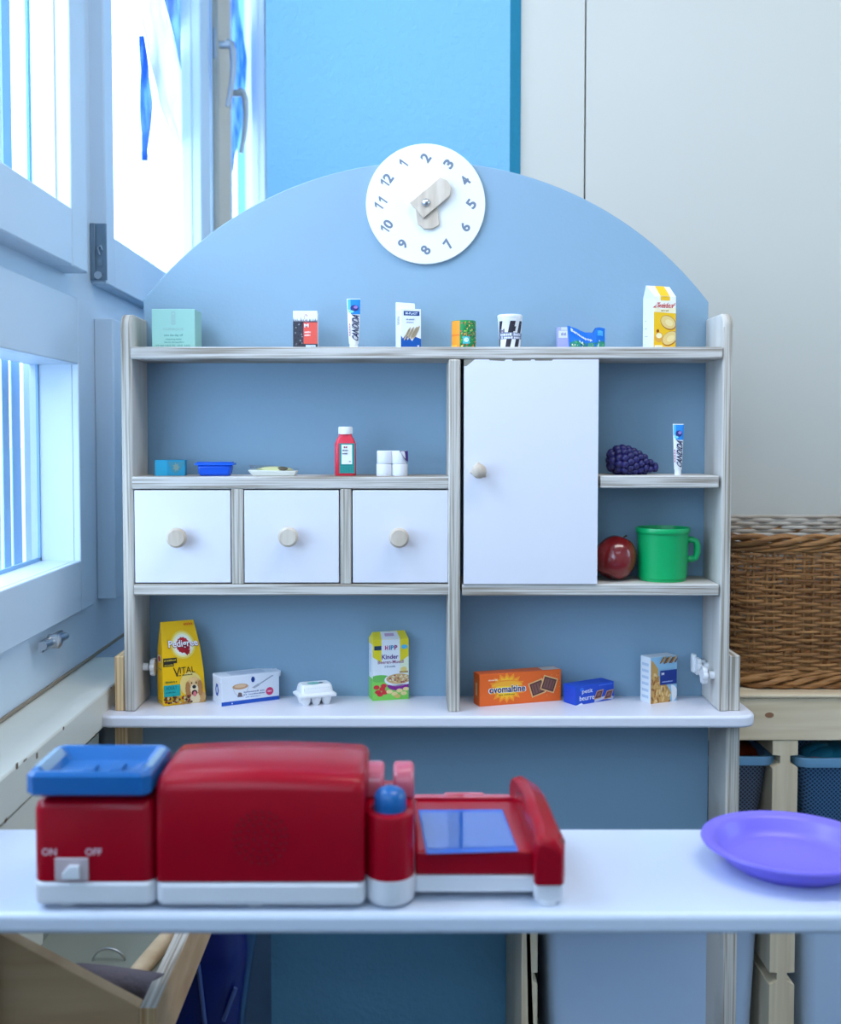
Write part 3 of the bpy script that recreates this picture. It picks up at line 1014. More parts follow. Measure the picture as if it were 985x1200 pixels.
A.dash(.48, .73, .44, .045, (90, 130, 180), 2); A.dash(.46, .66, .36, .035, (120, 150, 190), 2)
for k, (u, v) in enumerate(((.30, .36), (.46, .37), (.62, .38), (.74, .40))):
    for q in range(3):
        A.ell(u + .02 * q, v + .02 * q, .21, .045, (206, 186, 150) if q % 2 == 0 else (226, 212, 184), 2 + k, 14, rot=.75)
A.text('M', .86, .08, .08, .05, (255, 255, 255), 3)
A.build('printing', c.t)
A = Art(c.left)
for k in range(7): A.rect(.35, .62 + k * .03, .75, .635 + k * .03, (110, 116, 130))
A.build('printing', c.t)

# 5 small tin: orange stripe, jungle of green
Y = 1.735
t = thing('drinks_carton', 'small round tin printed orange and leafy green', 'tin', std(543, Y, ZT))
r, h = width(14, Y), width(32.5, Y)
m = MB(); m.lathe([(0, 0), (r * .97, 0), (r, .001), (r, h - .001), (r * .97, h), (r * .9, h), (r * .9, h - .002), (0, h - .002)], (0, 0, 0), 40)
build('can', m, flat((22, 140, 72)), t, smooth=40)
def cyl(r, h, span=PI):
    return lambda u, v, hh: Vector(((r + hh) * math.cos(PI + (u * span) + (PI - span) / 2), (r + hh) * math.sin(PI + u * span + (PI - span) / 2), v * h))
A = Art(cyl(r, h))
A.rect(0, .02, .38, .98, (250, 150, 30), 1, 8)
A.rect(0, .44, .38, .50, (235, 120, 20), 2, 8)
A.rect(0, .08, .3, .12, (255, 200, 60), 2, 8)
random.seed(11)
for k in range(130):
    u, v = .40 + random.random() * .58, .04 + random.random() * .9
    A.star(u, v, .014 + random.random() * .03, .015 + random.random() * .035, random.choice([(20, 96, 50), (120, 200, 60), (60, 170, 90), (230, 150, 70), (200, 90, 90), (16, 84, 56), (240, 220, 120)]), 2 + k % 6, 5, .5)
A.rect(.46, .16, .64, .42, (70, 190, 200), 9, 3); A.ell(.55, .30, .06, .08, (220, 240, 240), 10)
A.build('printing', t)

# 6 white paper cup with black bars
Y = 1.735
t = thing('paper_cup', 'white paper cup with slanted black bars and lid', 'cup', std(597, Y, ZT))
r0, r1, h = width(12.2, Y), width(14.3, Y), width(39.5, Y)
m = MB(); m.lathe([(0, 0), (r0, 0), (r1 * .97, h * .80), (r1, h * .82), (r1, h * .90), (r1 * 1.03, h * .91), (r1 * 1.03, h * .975), (r1 * .96, h), (0, h)], (0, 0, 0), 48)
build('cup', m, 'plastic_white', t, smooth=40)
def cone(u, v, hh):
    a = PI + u * PI; rr = r0 + (r1 * .97 - r0) * v + hh
    return Vector((rr * math.cos(a), rr * math.sin(a), v * h * .80))
A = Art(cone)
bk = (44, 36, 48)
for a, b in ((-.02, .10), (.32, .47), (.60, .74), (.90, 1.0)):
    s_ = .16
    A.quad([(max(0, a), 0), (max(0, b), 0), (min(1, b + s_), 1), (min(1, a + s_), 1)], bk, 1, 4)
A.quad([(.45, .62), (.62, .62), (.64, .80), (.47, .80)], bk, 1, 4)
A.quad([(.10, .34), (.98, .34), (.98, .56), (.08, .60)], (122, 124, 150), 2, 10)
A.dash(.5, .50, .66, .12, (226, 230, 245), 3); A.dash(.52, .39, .62, .10, (230, 230, 245), 3)
A.text('M', .24, .64, .16, .16, (120, 110, 130), 3)
A.build('printing', t)

# 7 blue snack bag, crumpled open top, and the lilac box behind it
Y = 1.77
c = Carton('small_box', 'small pale lilac box half hidden behind the blue bag', 'box', std(652.5, Y, ZT), std(667, Y, ZT), width(27.5, Y), .014, flat((176, 178, 226)))
A = Art(c.front); A.rect(.1, .55, .8, .85, (228, 230, 242)); A.dash(.5, .70, .4, .16, (130, 134, 180), 2); A.rect(.3, .88, 1, 1, (214, 218, 240)); A.build('printing', c.t)
Y = 1.735
t = thing('snack_bag', 'crumpled open blue and green snack bag on top shelf', 'packet', std(686, Y, ZT), .08)
s_ = Y / FPX
def bag_top(u): return (26 + (-7 * (1 - abs(u - .38) / .38) if u < .76 else 0)) * s_ if u <= .76 else (26 - 2 * (u - .76) / .24) * s_
m = MB()
K = 10; vs = []; fs = []
L = [0, .1, .22, .34, .46, .58, .66, .72, .76, .86, 1]
T = [27, 25.5, 24, 21, 19, 19.5, 18.5, 22, 25, 25.5, 24]
for side_ in (0, 1):
    for j in range(5):
        q = j / 4
        for i, u in enumerate(L):
            x = (-22 + 3.0 * (1 - q) + (44 - 4.0 * (1 - q)) * u) * s_
            th = .010 * (1 - q) + .0035 * q + .002 * math.sin(i * 1.7 + j * 2)
            z = T[i] * s_ * q
            vs.append((x, (-th if side_ == 0 else th) * math.sin(PI * (.12 + .76 * u)) ** .5, z))
n = len(L)
for side_ in (0, 1):
    o_ = side_ * 5 * n
    for j in range(4):
        for i in range(n - 1): fs.append((o_ + j * n + i, o_ + j * n + i + 1, o_ + (j + 1) * n + i + 1, o_ + (j + 1) * n + i))
for j in range(4):
    fs.append((j * n, (j + 1) * n, 5 * n + (j + 1) * n, 5 * n + j * n)); fs.append((j * n + n - 1, (j + 1) * n + n - 1, 5 * n + (j + 1) * n + n - 1, 5 * n + j * n + n - 1))
m.add(vs, fs)
fs2 = [(i, i + 1, 5 * n + i + 1, 5 * n + i) for i in range(n - 1)]
m.f += [list(f) for f in fs2]; m.m += [0] * len(fs2)
build('bag', m, flat((22, 110, 206), .3), t, smooth=50)
def bagmap(u, v, hh):
    i = 0
    while i < n - 2 and L[i + 1] < u: i += 1
    f = (u - L[i]) / (L[i + 1] - L[i])
    j = min(3, int(v * 4)); g_ = v * 4 - j
    p = [Vector(vs[(j + b) * n + i + a]) for b in (0, 1) for a in (0, 1)]
    q = (p[0] * (1 - f) + p[1] * f) * (1 - g_) + (p[2] * (1 - f) + p[3] * f) * g_
    return q + Vector((0, -hh - .0004, 0))
A = Art(bagmap, .0002)
random.seed(5)
for k in range(14): A.quad([(k / 14, 0), ((k + 1) / 14, 0), ((k + 1) / 14, .28 + .12 * ((k * 7) % 5) / 5), (k / 14, .30 + .12 * ((k * 3) % 5) / 5)], (30, 130, 110), 1, 1)
for k in range(46):
    A.star(random.random() * .96 + .02, random.random() * .38, .015 + random.random() * .02, .03 + random.random() * .05, random.choice([(20, 90, 60), (120, 190, 80), (190, 220, 200), (60, 160, 90), (230, 230, 220)]), 2 + k % 5, 5, .5)
vs_, fs_ = text_shape('Bananapop', .02)
A.mb.add([bagmap(.34 + x * .56, .66 - x * .34 + y * .20, .0016) for x, y in vs_], fs_, A.mi((236, 240, 250)))
A.quad([(.78, .62), (.94, .60), (.94, .84), (.78, .86)], (60, 160, 226), 2, 2)
A.build('printing', t)

# 8 zwieback carton: gabled fold on top
Y = 1.725
a = .22
p0 = std(765, Y, ZT); p1 = p0 + Vector((width(27, Y), width(27, Y) * math.tan(a), 0))
yl = (250, 196, 30)
c = Carton('rusk_pack', 'tall yellow rusk pack with white side and folded top', 'packet', p0, p1, width(61, Y), .040, 'card_white')
m = MB(); hh = c.h
m.add([(-c.w2, 0, hh), (c.w2, 0, hh), (c.w2 * .97, c.d * .55, hh + .018), (-c.w2 * .97 - .004, c.d * .55, hh + .019), (-c.w2, c.d, hh), (c.w2, c.d, hh)], [(0, 1, 2, 3), (3, 2, 5, 4), (0, 3, 4), (1, 5, 2)])
build('folded_top', m, 'card_white', c.t)
A = Art(c.front)
A.rect(0, 0, 1, .76, yl); A.rect(0, .76, 1, 1, (250, 246, 236)); A.rect(.30, .92, .72, 1, yl, 2)
A.poly([(0, .70), (0, .80), (.3, .76), (1, .79), (1, .68)], (250, 238, 200), 2)
A.text('Zwieback', .5, .83, .92, .10, (206, 56, 50), 3, .02, 0, .25)
A.dash(.5, .725, .34, .035, (150, 120, 20), 3)
for (u, v, q) in ((.66, .50, -.35), (.74, .20, .45)):
    A.ell(u, v, .36, .135, (178, 108, 36), 3, 18, rot=q * .35); A.ell(u - .012, v + .008, .335, .12, (238, 206, 132), 4, 18, rot=q * .35)
    A.ell(u + .03, v, .18, .06, (246, 222, 160), 5, 14, rot=q * .35)
A.ell(.24, .22, .2, .10, (232, 170, 70), 3); A.ell(.24, .25, .14, .05, (250, 236, 190), 4); A.ell(.18, .34, .06, .03, (160, 70, 40), 5)
A.rect(.05, .03, .4, .07, (250, 240, 200), 3)
A.build('printing', c.t)
A = Art(c.left)
for k in range(5): A.rect(.2, .1 + k * .15, .25 + .3 * ((k * 3) % 4) / 4, .115 + k * .15, (180, 180, 180))
A.build('printing', c.t)
A = Art(face_map((-c.w2, 0, hh), (c.w, 0, 0), (0, c.d * .55, .0185)), .0004); A.rect(.30, .02, .72, .98, yl); A.build('printing', c.t)

# 9 teal box, 10 blue tub, 11 wrapped sandwich, 12 red bottle, 13 paper rolls
Y = 1.72
p0, p1 = std(180.5, Y + .004, ZM), std(194, Y - .004, ZM)
c = Carton('tea_box', 'tiny teal box at left end of middle shelf', 'box', std(180.5, Y, ZM), std(216, Y + .004, ZM), width(18.5, Y), .026, flat((18, 134, 170)))
A = Art(c.front); A.rect(0, 0, .40, 1, (26, 150, 186)); A.poly([(.42, .9), (.98, .9), (.9, .5), (.7, .1), (.55, .3)], (56, 128, 146), 2); A.star(.7, .55, .13, .3, (120, 140, 130), 3, 7, .55); A.build('printing', c.t)

t = thing('butter_tub', 'small bright blue plastic tub with lid on middle shelf', 'tub', std(251.5, 1.72, ZM))
s_ = 1.72 / FPX
m = MB(); m.hexa([(-18 * s_, -.011, 0), (18 * s_, -.011, 0), (18 * s_, .013, 0), (-18 * s_, .013, 0)], [(-20 * s_, -.0135, 13 * s_), (20 * s_, -.0135, 13 * s_), (20 * s_, .0155, 13 * s_), (-20 * s_, .0155, 13 * s_)])
build('tub', m, flat((12, 84, 206), .25), t, bevel=.004, seg=3)
m = MB(); m.box(-22 * s_, 22.5 * s_, -.0155, .0175, 12.6 * s_, 15.2 * s_); m.box(-20 * s_, 20 * s_, -.0135, .0155, 15.2 * s_, 16.4 * s_)
build('lid', m, flat((14, 92, 214), .25), t, bevel=.0012)

t = thing('wrapped_sandwich', 'flat toy sandwich in clear wrap on white paper tray', 'toy food', std(321, 1.72, ZM))
m = MB()
m.hexa([(-24 * s_, -.012, 0), (24 * s_, -.012, 0), (24 * s_, .014, 0), (-24 * s_, .014, 0)], [(-30 * s_, -.016, 7 * s_), (27 * s_, -.016, 6 * s_), (27 * s_, .018, 6 * s_), (-30 * s_, .018, 8 * s_)])
build('tray', m, flat((226, 224, 214), .35), t, bevel=.0015)
m = MB(); m.ball((0, 0, 7.0 * s_), (22 * s_, .012, 4.2 * s_), 18); build('filling', m, flat((206, 204, 150), .3), t, smooth=60)
m = MB(); m.ball((9 * s_, -.004, 8 * s_), (8 * s_, .008, 3.0 * s_), 14); build('olive', m, flat((92, 84, 66), .3), t, smooth=60)
m = MB()
m.add([(-25 * s_, -.012, 6 * s_), (-30 * s_, .0, 13 * s_), (-31 * s_, .01, 12 * s_), (-26 * s_, .012, 6 * s_), (25 * s_, -.012, 6 * s_), (30 * s_, -.002, 9 * s_), (29 * s_, .010, 8 * s_), (24 * s_, .012, 6 * s_), (-12 * s_, 0, 12.5 * s_), (12 * s_, 0, 11 * s_)],
      [(0, 1, 2, 3), (4, 5, 6, 7), (1, 0, 8), (8, 0, 4, 9), (9, 4, 5), (2, 8, 3), (3, 8, 9, 7), (9, 6, 7)])
pane_material('clear_film', (.93, .95, .96, 1), .18)
build('film', m, 'clear_film', t, smooth=60)

t = thing('juice_bottle', 'red plastic bottle with white cap on middle shelf', 'bottle', std(404.5, 1.73, ZM))
s_ = 1.73 / FPX
def rrect(w2, d2, r, n=4):
    out = []
    for cx_, cy_, a0_ in ((w2 - r, d2 - r, 0), (-w2 + r, d2 - r, PI / 2), (-w2 + r, -d2 + r, PI), (w2 - r, -d2 + r, 1.5 * PI)):
        for k in range(n + 1):
            a = a0_ + PI / 2 * k / n
            out.append((cx_ + r * math.cos(a), cy_ + r * math.sin(a)))
    return out
def loft(m, secs, mi=0):
    vs, fs = [], []
    n = len(secs[0][0])
    for pts, z in secs: vs += [(x, y, z) for x, y in pts]
    for i in range(len(secs) - 1):
        for k in range(n): fs.append((i * n + k, i * n + (k + 1) % n, (i + 1) * n + (k + 1) % n, (i + 1) * n + k))
    fs.append(list(range(n))); fs.append(list(range((len(secs) - 1) * n, len(secs) * n)))
    m.add(vs, fs, mi)
m = MB()
W2, D2 = 12.2 * s_, .013
loft(m, [(rrect(W2 * f, D2 * f, W2 * f * .32), z * s_) for f, z in ((.93, 0), (1, 1.2), (1, 36), (.97, 38), (.80, 43), (.60, 47), (.60, 49))])
build('bottle', m, flat((222, 52, 72), .25), t, smooth=40)
m = MB(); m.lathe([(0, 48.5 * s_), (8.2 * s_, 48.5 * s_), (8.2 * s_, 56.5 * s_), (7.6 * s_, 57.3 * s_), (0, 57.3 * s_)], (0, 0, 0), 30)
for k in range(24):
    a = k * PI / 12
    m.box(8.1 * s_ * math.cos(a) - .0003, 8.1 * s_ * math.cos(a) + .0003, 8.1 * s_ * math.sin(a) - .0003, 8.1 * s_ * math.sin(a) + .0003, 49 * s_, 56 * s_)
build('cap', m, 'plastic_white', t, smooth=40)
A = Art(face_map((-W2, -D2, 0), (2 * W2, 0, 0), (0, 0, 38 * s_)), .0003)
A.rect(.22, .08, .96, 1.0, (24, 132, 128)); A.rect(.33, .36, .84, .96, (236, 236, 240), 2)
for k in range(11):
    for j in range(4): A.ell(.27 + .062 * k, .12 + .055 * j, .014, .012, (90, 180, 170), 2, 6)
A.text('M', .52, .88, .16, .06, (190, 50, 80), 3); A.dash(.52, .78, .28, .06, (60, 60, 90), 3); A.dash(.50, .68, .24, .06, (60, 60, 90), 3); A.dash(.74, .44, .1, .05, (60, 60, 60), 3)
A.build('label_print', t)

t = thing('paper_roll_pack', 'white pack of paper rolls with purple corner on middle shelf', 'paper rolls', std(459, 1.725, ZM))
s_ = 1.725 / FPX
for i, x in enumerate((-9, 9)):
    for j, z in enumerate((0, 14.6)):
        m = MB(); m.lathe([(.004, .0), (8.9 * s_, 0), (9.2 * s_, .0012), (9.2 * s_, 14.2 * s_ - .0012), (8.9 * s_, 14.2 * s_), (.004, 14.2 * s_)], (x * s_ * (1 - .06 * j), .0, z * s_), 28)
        build('roll', m, flat((232, 232, 238), .7), t, smooth=40)
m = MB(); m.box(-17.4 * s_, 17.6 * s_, -.002, .010, 28.6 * s_, 29.4 * s_); build('wrap_top', m, flat((236, 238, 244), .3), t, bevel=.0008)
m = MB(); m.add([(9 * s_, -.0126, 29.4 * s_), (18.6 * s_, -.006, 29.2 * s_), (18.8 * s_, -.004, 16 * s_), (15.0 * s_, -.0118, 20 * s_)], [(0, 1, 2, 3)]); build('wrap_corner', m, flat((70, 40, 120), .3), t, solid=.0004)

# 14 raspberry, 15 apple, 17 mug
q = std(741, 1.742, ZMR)
t = thing('toy_raspberry', 'dark blue purple plastic berry lying on right middle shelf', 'toy fruit', q)
s_ = 1.742 / FPX
m = MB()
CR = [9, 13.5, 15, 14.5, 13, 11, 8.5, 5.5, 2.0]
m.lathe([(0, -26 * s_)] + [(CR[i] * s_ * .92, (-24 + 51 * i / 8) * s_) for i in range(9)] + [(0, 29 * s_)], (0, 0, 0), 20, axis='x')
for v in m.v: v.z = max(v.z + (16.5 - 8.0 * max(0, (v.x / s_ + 24) / 51) ** 2) * s_, .001)
random.seed(4)
for i in range(9):
    f = i / 8
    x = (-24 + 51 * f) * s_
    rad = (13.5 * math.sin(PI * (.22 + .60 * (1 - f) ** .9 * .85)) if f < .95 else 3.5) * s_
    rad = [9, 13.5, 15, 14.5, 13, 11, 8.5, 5.5, 2.0][i] * s_
    zc = (16.5 - 8.0 * f * f) * s_
    nn = max(4, int(2 * PI * rad / (7.0 * s_)))
    for k in range(nn):
        a = 2 * PI * (k + .5 * (i % 2)) / nn
        dr = (5.0 - 1.2 * f) * s_
        z = zc + rad * math.sin(a)
        z = max(z, dr * .9)
        m.ball((x, rad * 1.15 * math.cos(a), z), (dr * 1.05, dr, dr), 10)
build('berry', m, 'berry', t, smooth=60)
m = MB()
for k in range(6):
    a = PI * .5 + k * PI / 3 * 1.0
    m.add([(-21 * s_, .004 * math.cos(a), 18 * s_ + .004 * math.sin(a)), (-24 * s_, .010 * math.cos(a + .3), 18 * s_ + .010 * math.sin(a + .3)), (-16 * s_, .019 * math.cos(a), 18 * s_ + .019 * math.sin(a)), (-24 * s_, .010 * math.cos(a - .3), 18 * s_ + .010 * math.sin(a - .3))], [(0, 1, 2, 3)])
build('calyx', m, flat((58, 70, 176), .35), t, solid=.0012)

yA = 1.738
q = std(722.5, yA, ZLO)
t = thing('toy_apple', 'shiny dark red apple beside the green mug', 'toy fruit', q)
s_ = yA / FPX
m = MB()
RA = 24.3 * s_
prof = []
for k in range(25):
    th = PI * k / 24
    r = RA * (math.sin(th) ** .92) * (1 + .04 * math.cos(th))
    z = RA * 1.10 * (1 - math.cos(th) * 1.0) 
    z = RA * 1.11 - RA * 1.11 * math.cos(th)
    if th < .5: z += .007 * (1 - th / .5) ** 1.5
    if th > PI - .6: z -= .011 * (1 - (PI - th) / .6) ** 1.5
    prof.append((max(r, 0.0002), z))
m.lathe(prof, (0, 0, -.0003), 36)
tilt = Matrix.Translation((0, 0, RA * 1.1)) @ Matrix.Rotation(math.radians(24), 4, 'Y') @ Matrix.Rotation(math.radians(-14), 4, 'X') @ Matrix.Translation((0, 0, -RA * 1.1))
m.v = [tilt @ v for v in m.v]
zmin = min(v.z for v in m.v)
for v in m.v: v.z -= zmin
build('apple', m, 'apple_red', t, smooth=70)
m = MB(); m.tube([tilt @ Vector((0, 0, RA * 2.02)), tilt @ Vector((.001, 0, RA * 2.2)), tilt @ Vector((.004, 0, RA * 2.32))], [.0016, .0014, .0018], 8); build('stem', m, 'apple_stem', t, smooth=50)

yG = 1.742
q = std(778, yG, ZLO)
t = thing('mug', 'bright green plastic mug with handle on lower right shelf', 'mug', q)
s_ = yG / FPX
r = 29 * s_; h = 62 * s_
m = MB(); m.lathe([(0, 0), (r * .92, 0), (r * .93, .0015), (r * .93, .004), (r * .965, .005), (r * .985, h * .35), (r * 1.02, h * .86), (r * 1.025, h * .885), (r * 1.075, h * .905), (r * 1.085, h * .93), (r * 1.085, h * .985), (r * 1.07, h), (r * 1.035, h), (r * 1.0, h * .9), (r * .93, .008), (0, .008)], (0, 0, 0), 48)
build('cup', m, 'mug_green', t, smooth=40)
m = MB()
hx = [(r * .96, h * .76), (r * 1.2, h * .77), (r * 1.36, h * .74), (r * 1.42, h * .66), (r * 1.42, h * .52), (r * 1.36, h * .43), (r * 1.2, h * .40), (r * .96, h * .40)]
m.tube([(x * .96, -.012 * (x / r - .9), z) for x, z in hx], .0052, 10, flat_=1.3)
build('handle', m, 'mug_green', t, smooth=60)

# ---- goods on the base board
def g(px, py): return G(px, py, ZBT)
# dog food bag
p0, p1 = g(191.7, 828), g(240.6, 822.3)
w_ = (p1 - p0).length
t = thing('pet_food_bag', 'upright yellow dog food bag with red rosette, left on base board', 'packet', (p0 + p1) / 2, math.atan2(p1.y - p0.y, p1.x - p0.x))
hB, dB, w2 = .131, .030, w_ / 2
secs = []
for f, wf, d0, d1 in ((0, 1.0, 0, 1), (.06, 1.02, -.03, 1.03), (.4, 1.0, -.02, 1.0), (.68, .96, .06, .92), (.88, .90, .28, .72), (.985, .885, .46, .54), (1.0, .885, .47, .53)):
    secs.append([(-w2 * wf - .004 * f, dB * d0, hB * f), (w2 * wf - .010 * f ** 1.5, dB * d0, hB * f), (w2 * wf - .010 * f ** 1.5, dB * d1, hB * f), (-w2 * wf - .004 * f, dB * d1, hB * f)])
m = MB(); vs = [v for s in secs for v in s]; fs = [(0, 1, 2, 3), tuple(range(len(vs) - 4, len(vs)))]
for i in range(len(secs) - 1):
    for k in range(4): fs.append((i * 4 + k, i * 4 + (k + 1) % 4, (i + 1) * 4 + (k + 1) % 4, (i + 1) * 4 + k))
m.add(vs, fs)
build('bag', m, flat((248, 190, 0), .35), t, bevel=.0008)
def bagfront(u, v, hh):
    f = v
    fl = (0, .06, .4, .68, .88, .985, 1.0)
    i = 0
    while i < 5 and fl[i + 1] < f: i += 1
    q = (f - fl[i]) / (fl[i + 1] - fl[i])
    a = Vector(secs[i][0]).lerp(Vector(secs[i + 1][0]), q); b = Vector(secs[i][1]).lerp(Vector(secs[i + 1][1]), q)
    return a.lerp(b, u) + Vector((0, -hh - .0003, hh * .3))
asp = w_ / hB
A = Art(bagfront, .00022)
for rr, cc, l in ((.30, (250, 216, 90), 1), (.26, (252, 236, 170), 2), (.22, (250, 246, 230), 3)):
    A.ell(.55, .72, rr / asp * .56, rr * .56, cc, l, 28)
A.star(.55, .715, .185, .098, (190, 22, 40), 4, 14, .9)
A.poly([(.55, .64), (.68, .60), (.72, .66)], (190, 22, 40), 4); A.poly([(.54, .64), (.64, .585), (.66, .64)], (170, 18, 36), 5)
A.text('Pedigree', .555, .722, .80, .115, (150, 30, 50), 6, .05)
A.text('Pedigree', .555, .725, .78, .105, (250, 246, 246), 7, .018)
A.rect(.02, .51, .36, .575, (40, 34, 26), 2); A.rect(.02, .475, .28, .51, (40, 34, 26), 2)
A.dash(.19, .545, .30, .025, (210, 180, 60), 3); A.dash(.16, .49, .22, .02, (210, 180, 60), 3)
A.text('V', .34, .40, .17, .11, (50, 36, 20), 3, .0); A.text('ITAL', .60, .415, .36, .075, (50, 36, 20), 3, .0)
A.dash(.52, .355, .4, .018, (70, 60, 20), 3)
A.dash(.2, .285, .28, .03, (80, 110, 40), 3)
A.rect(.02, .11, .41, .25, (22, 160, 156), 2); A.text('ADULT', .20, .215, .26, .04, (12, 90, 100), 3); A.dash(.18, .16, .22, .02, (10, 100, 110), 3)
A.ell(.66, .24, .26, .15, (236, 206, 120), 2)
for u, v, ru, rv, cc, l, star_ in ((.75, .07, .25, .10, (206, 158, 98), 3, 1), (.74, .05, .12, .08, (236, 214, 170), 4, 1), (.73, .215, .165, .105, (222, 174, 110), 5, 1), (.585, .175, .06, .095, (176, 120, 66), 6, 1), (.875, .18, .06, .095, (184, 126, 70), 6, 1),
                            (.73, .17, .095, .07, (242, 222, 184), 7, 1), (.73, .235, .035, .05, (236, 200, 146), 7, 0), (.73, .20, .046, .022, (36, 28, 28), 9, 0), (.73, .128, .068, .034, (66, 30, 28), 8, 0), (.735, .112, .040, .032, (222, 116, 124), 9, 0), (.675, .248, .016, .011, (44, 28, 18), 9, 0), (.785, .248, .016, .011, (44, 28, 18), 9, 0), (.73, .29, .10, .026, (236, 192, 130), 6, 1)):
    (A.star(u, v, ru * 1.08, rv * 1.08, cc, l, 15, .88) if star_ else A.ell(u, v, ru, rv, cc, l, 18))
random.seed(9)
for k in range(46):
    A.ell(.03 + random.random() * .62, .012 + random.random() * (.09), .03, .014, random.choice([(120, 70, 30), (90, 50, 24), (190, 130, 60), (160, 40, 30), (210, 190, 130), (70, 40, 20)]), 8 + k % 4, 7)
A.dash(.80, .955, .26, .03, (226, 80, 30), 3)
A.build('printing', t)
def bagleft(u, v, hh):
    a = Vector(secs[0][3]).lerp(Vector(secs[3][3]), v / .68); b = Vector(secs[0][0]).lerp(Vector(secs[3][0]), v / .68)
    return a.lerp(b, u) + Vector((-hh - .0003, 0, 0))
A = Art(bagleft, .0004)
A.ell(.5, .56, .36, .05, (244, 230, 210)); A.ell(.5, .56, .26, .035, (180, 30, 50), 2); A.rect(.1, .38, .9, .44, (30, 120, 116)); A.rect(.1, .14, .9, .20, (36, 30, 26))
for k in range(5): A.rect(.2, .04 + .02 * k, .8, .05 + .02 * k, (150, 110, 10))
A.build('printing', t, kind='stuff')

# white and blue packet of portions
p0, p1 = g(259.5, 828), g(327, 819.5)
c = Carton('coffee_pack', 'white and blue brick pack with coffee cup picture, on base board', 'packet', p0, p1, .0455, .040, flat((226, 230, 240), .35))
for sx in (-1, 1):
    m = MB(); m.prism([(sx * c.w2, c.h * .98), (sx * (c.w2 + .004), c.h * 1.01), (sx * (c.w2 + .003), c.h * .82), (sx * c.w2, c.h * .80)], 'y', .002, .030); build('folded_end', m, flat((226, 230, 240), .35), c.t)
A = Art(c.front)
A.rect(0, 0, 1, .135, (30, 84, 184))
A.poly([(.185, .62), (.475, .62), (.44, .42), (.38, .24), (.28, .24), (.22, .42)], (196, 202, 218), 1); A.poly([(.20, .60), (.46, .60), (.425, .42), (.37, .27), (.29, .27), (.235, .42)], (228, 230, 238), 2)
A.ell(.32, .62, .135, .10, (196, 150, 110), 3); A.ell(.32, .64, .10, .06, (222, 186, 150), 4); A.poly([(.27, .26), (.36, .26), (.34, .40), (.29, .42)], (110, 92, 96), 3)
A.poly([(.52, .54), (.63, .66), (.65, .58), (.56, .50)], (170, 176, 190), 3); A.poly([(.62, .62), (.88, .90), (.90, .88), (.64, .60)], (150, 158, 176), 3)
A.poly([(.51, .80), (.545, .90), (.57, .84), (.53, .74)], (24, 70, 160), 3); A.ell(.54, .82, .035, .11, (24, 70, 160), 3, 6)
A.dash(.56, .40, .36, .06, (120, 134, 170), 3); A.dash(.56, .31, .38, .055, (120, 134, 170), 3); A.dash(.54, .22, .26, .045, (130, 144, 180), 3)
A.ell(.83, .34, .066, .14, (216, 60, 110), 3); A.dash(.83, .34, .07, .07, (255, 220, 235), 4)
A.text('M', .18, .06, .02, .05, (255, 255, 255), 3)
A.build('printing', c.t)
A = Art(c.left); A.ell(.5, .5, .2, .24, (24, 80, 170), 1, 6); A.ell(.5, .5, .08, .12, (220, 230, 245), 2, 6); A.build('printing', c.t)
A = Art(c.top); A.rect(.2, .2, .8, .8, (200, 208, 224)); A.build('printing', c.t)

# egg carton
p0, p1 = g(352, 829), g(393, 825.5)
w_ = (p1 - p0).length
t = thing('egg_carton', 'small white plastic egg carton between the packs on base board', 'egg carton', (p0 + p1) / 2, math.atan2(p1.y - p0.y, p1.x - p0.x) + .04)
m = MB()
dE = .038
for i in range(3):
    for j in range(2):
        x, y = (-1 + i) * w_ * .30, .011 + j * .019
        m.lathe([(0, 0), (.0055, 0), (.0075, .006), (.0092, .0145), (0, .0145)], (x, y, 0), 14)
m.box(-w_ * .52, w_ * .52, -.002, dE, .0135, .0160)
build('cups', m, 'plastic_white', t, smooth=40)
m = MB()
loft(m, [([(x, y + .018) for x, y in rrect(w_ * a, b, .006)], z) for a, b, z in ((.55, .0215, .0155), (.55, .0215, .0175), (.47, .017, .0205), (.44, .0150, .0300), (.41, .013, .0330))])
build('lid', m, 'plastic_white', t, smooth=30)
A = Art(face_map((-w_ * .3, .004, .0334), (w_ * .6, 0, 0), (0, .02, 0))); A.ell(.4, .5, .3, .4, (120, 190, 180)); A.ell(.75, .5, .12, .2, (90, 90, 110)); A.build('label_print', t)
A = Art(face_map((-w_ * .42, .0022, .0215), (w_ * .84, 0, 0), (0, .0008, .008)), .0004)
for k in range(13): A.rect(.04 + k * .075, .1, .055 + k * .075, .9, (198, 204, 220))
A.build('rib', t)

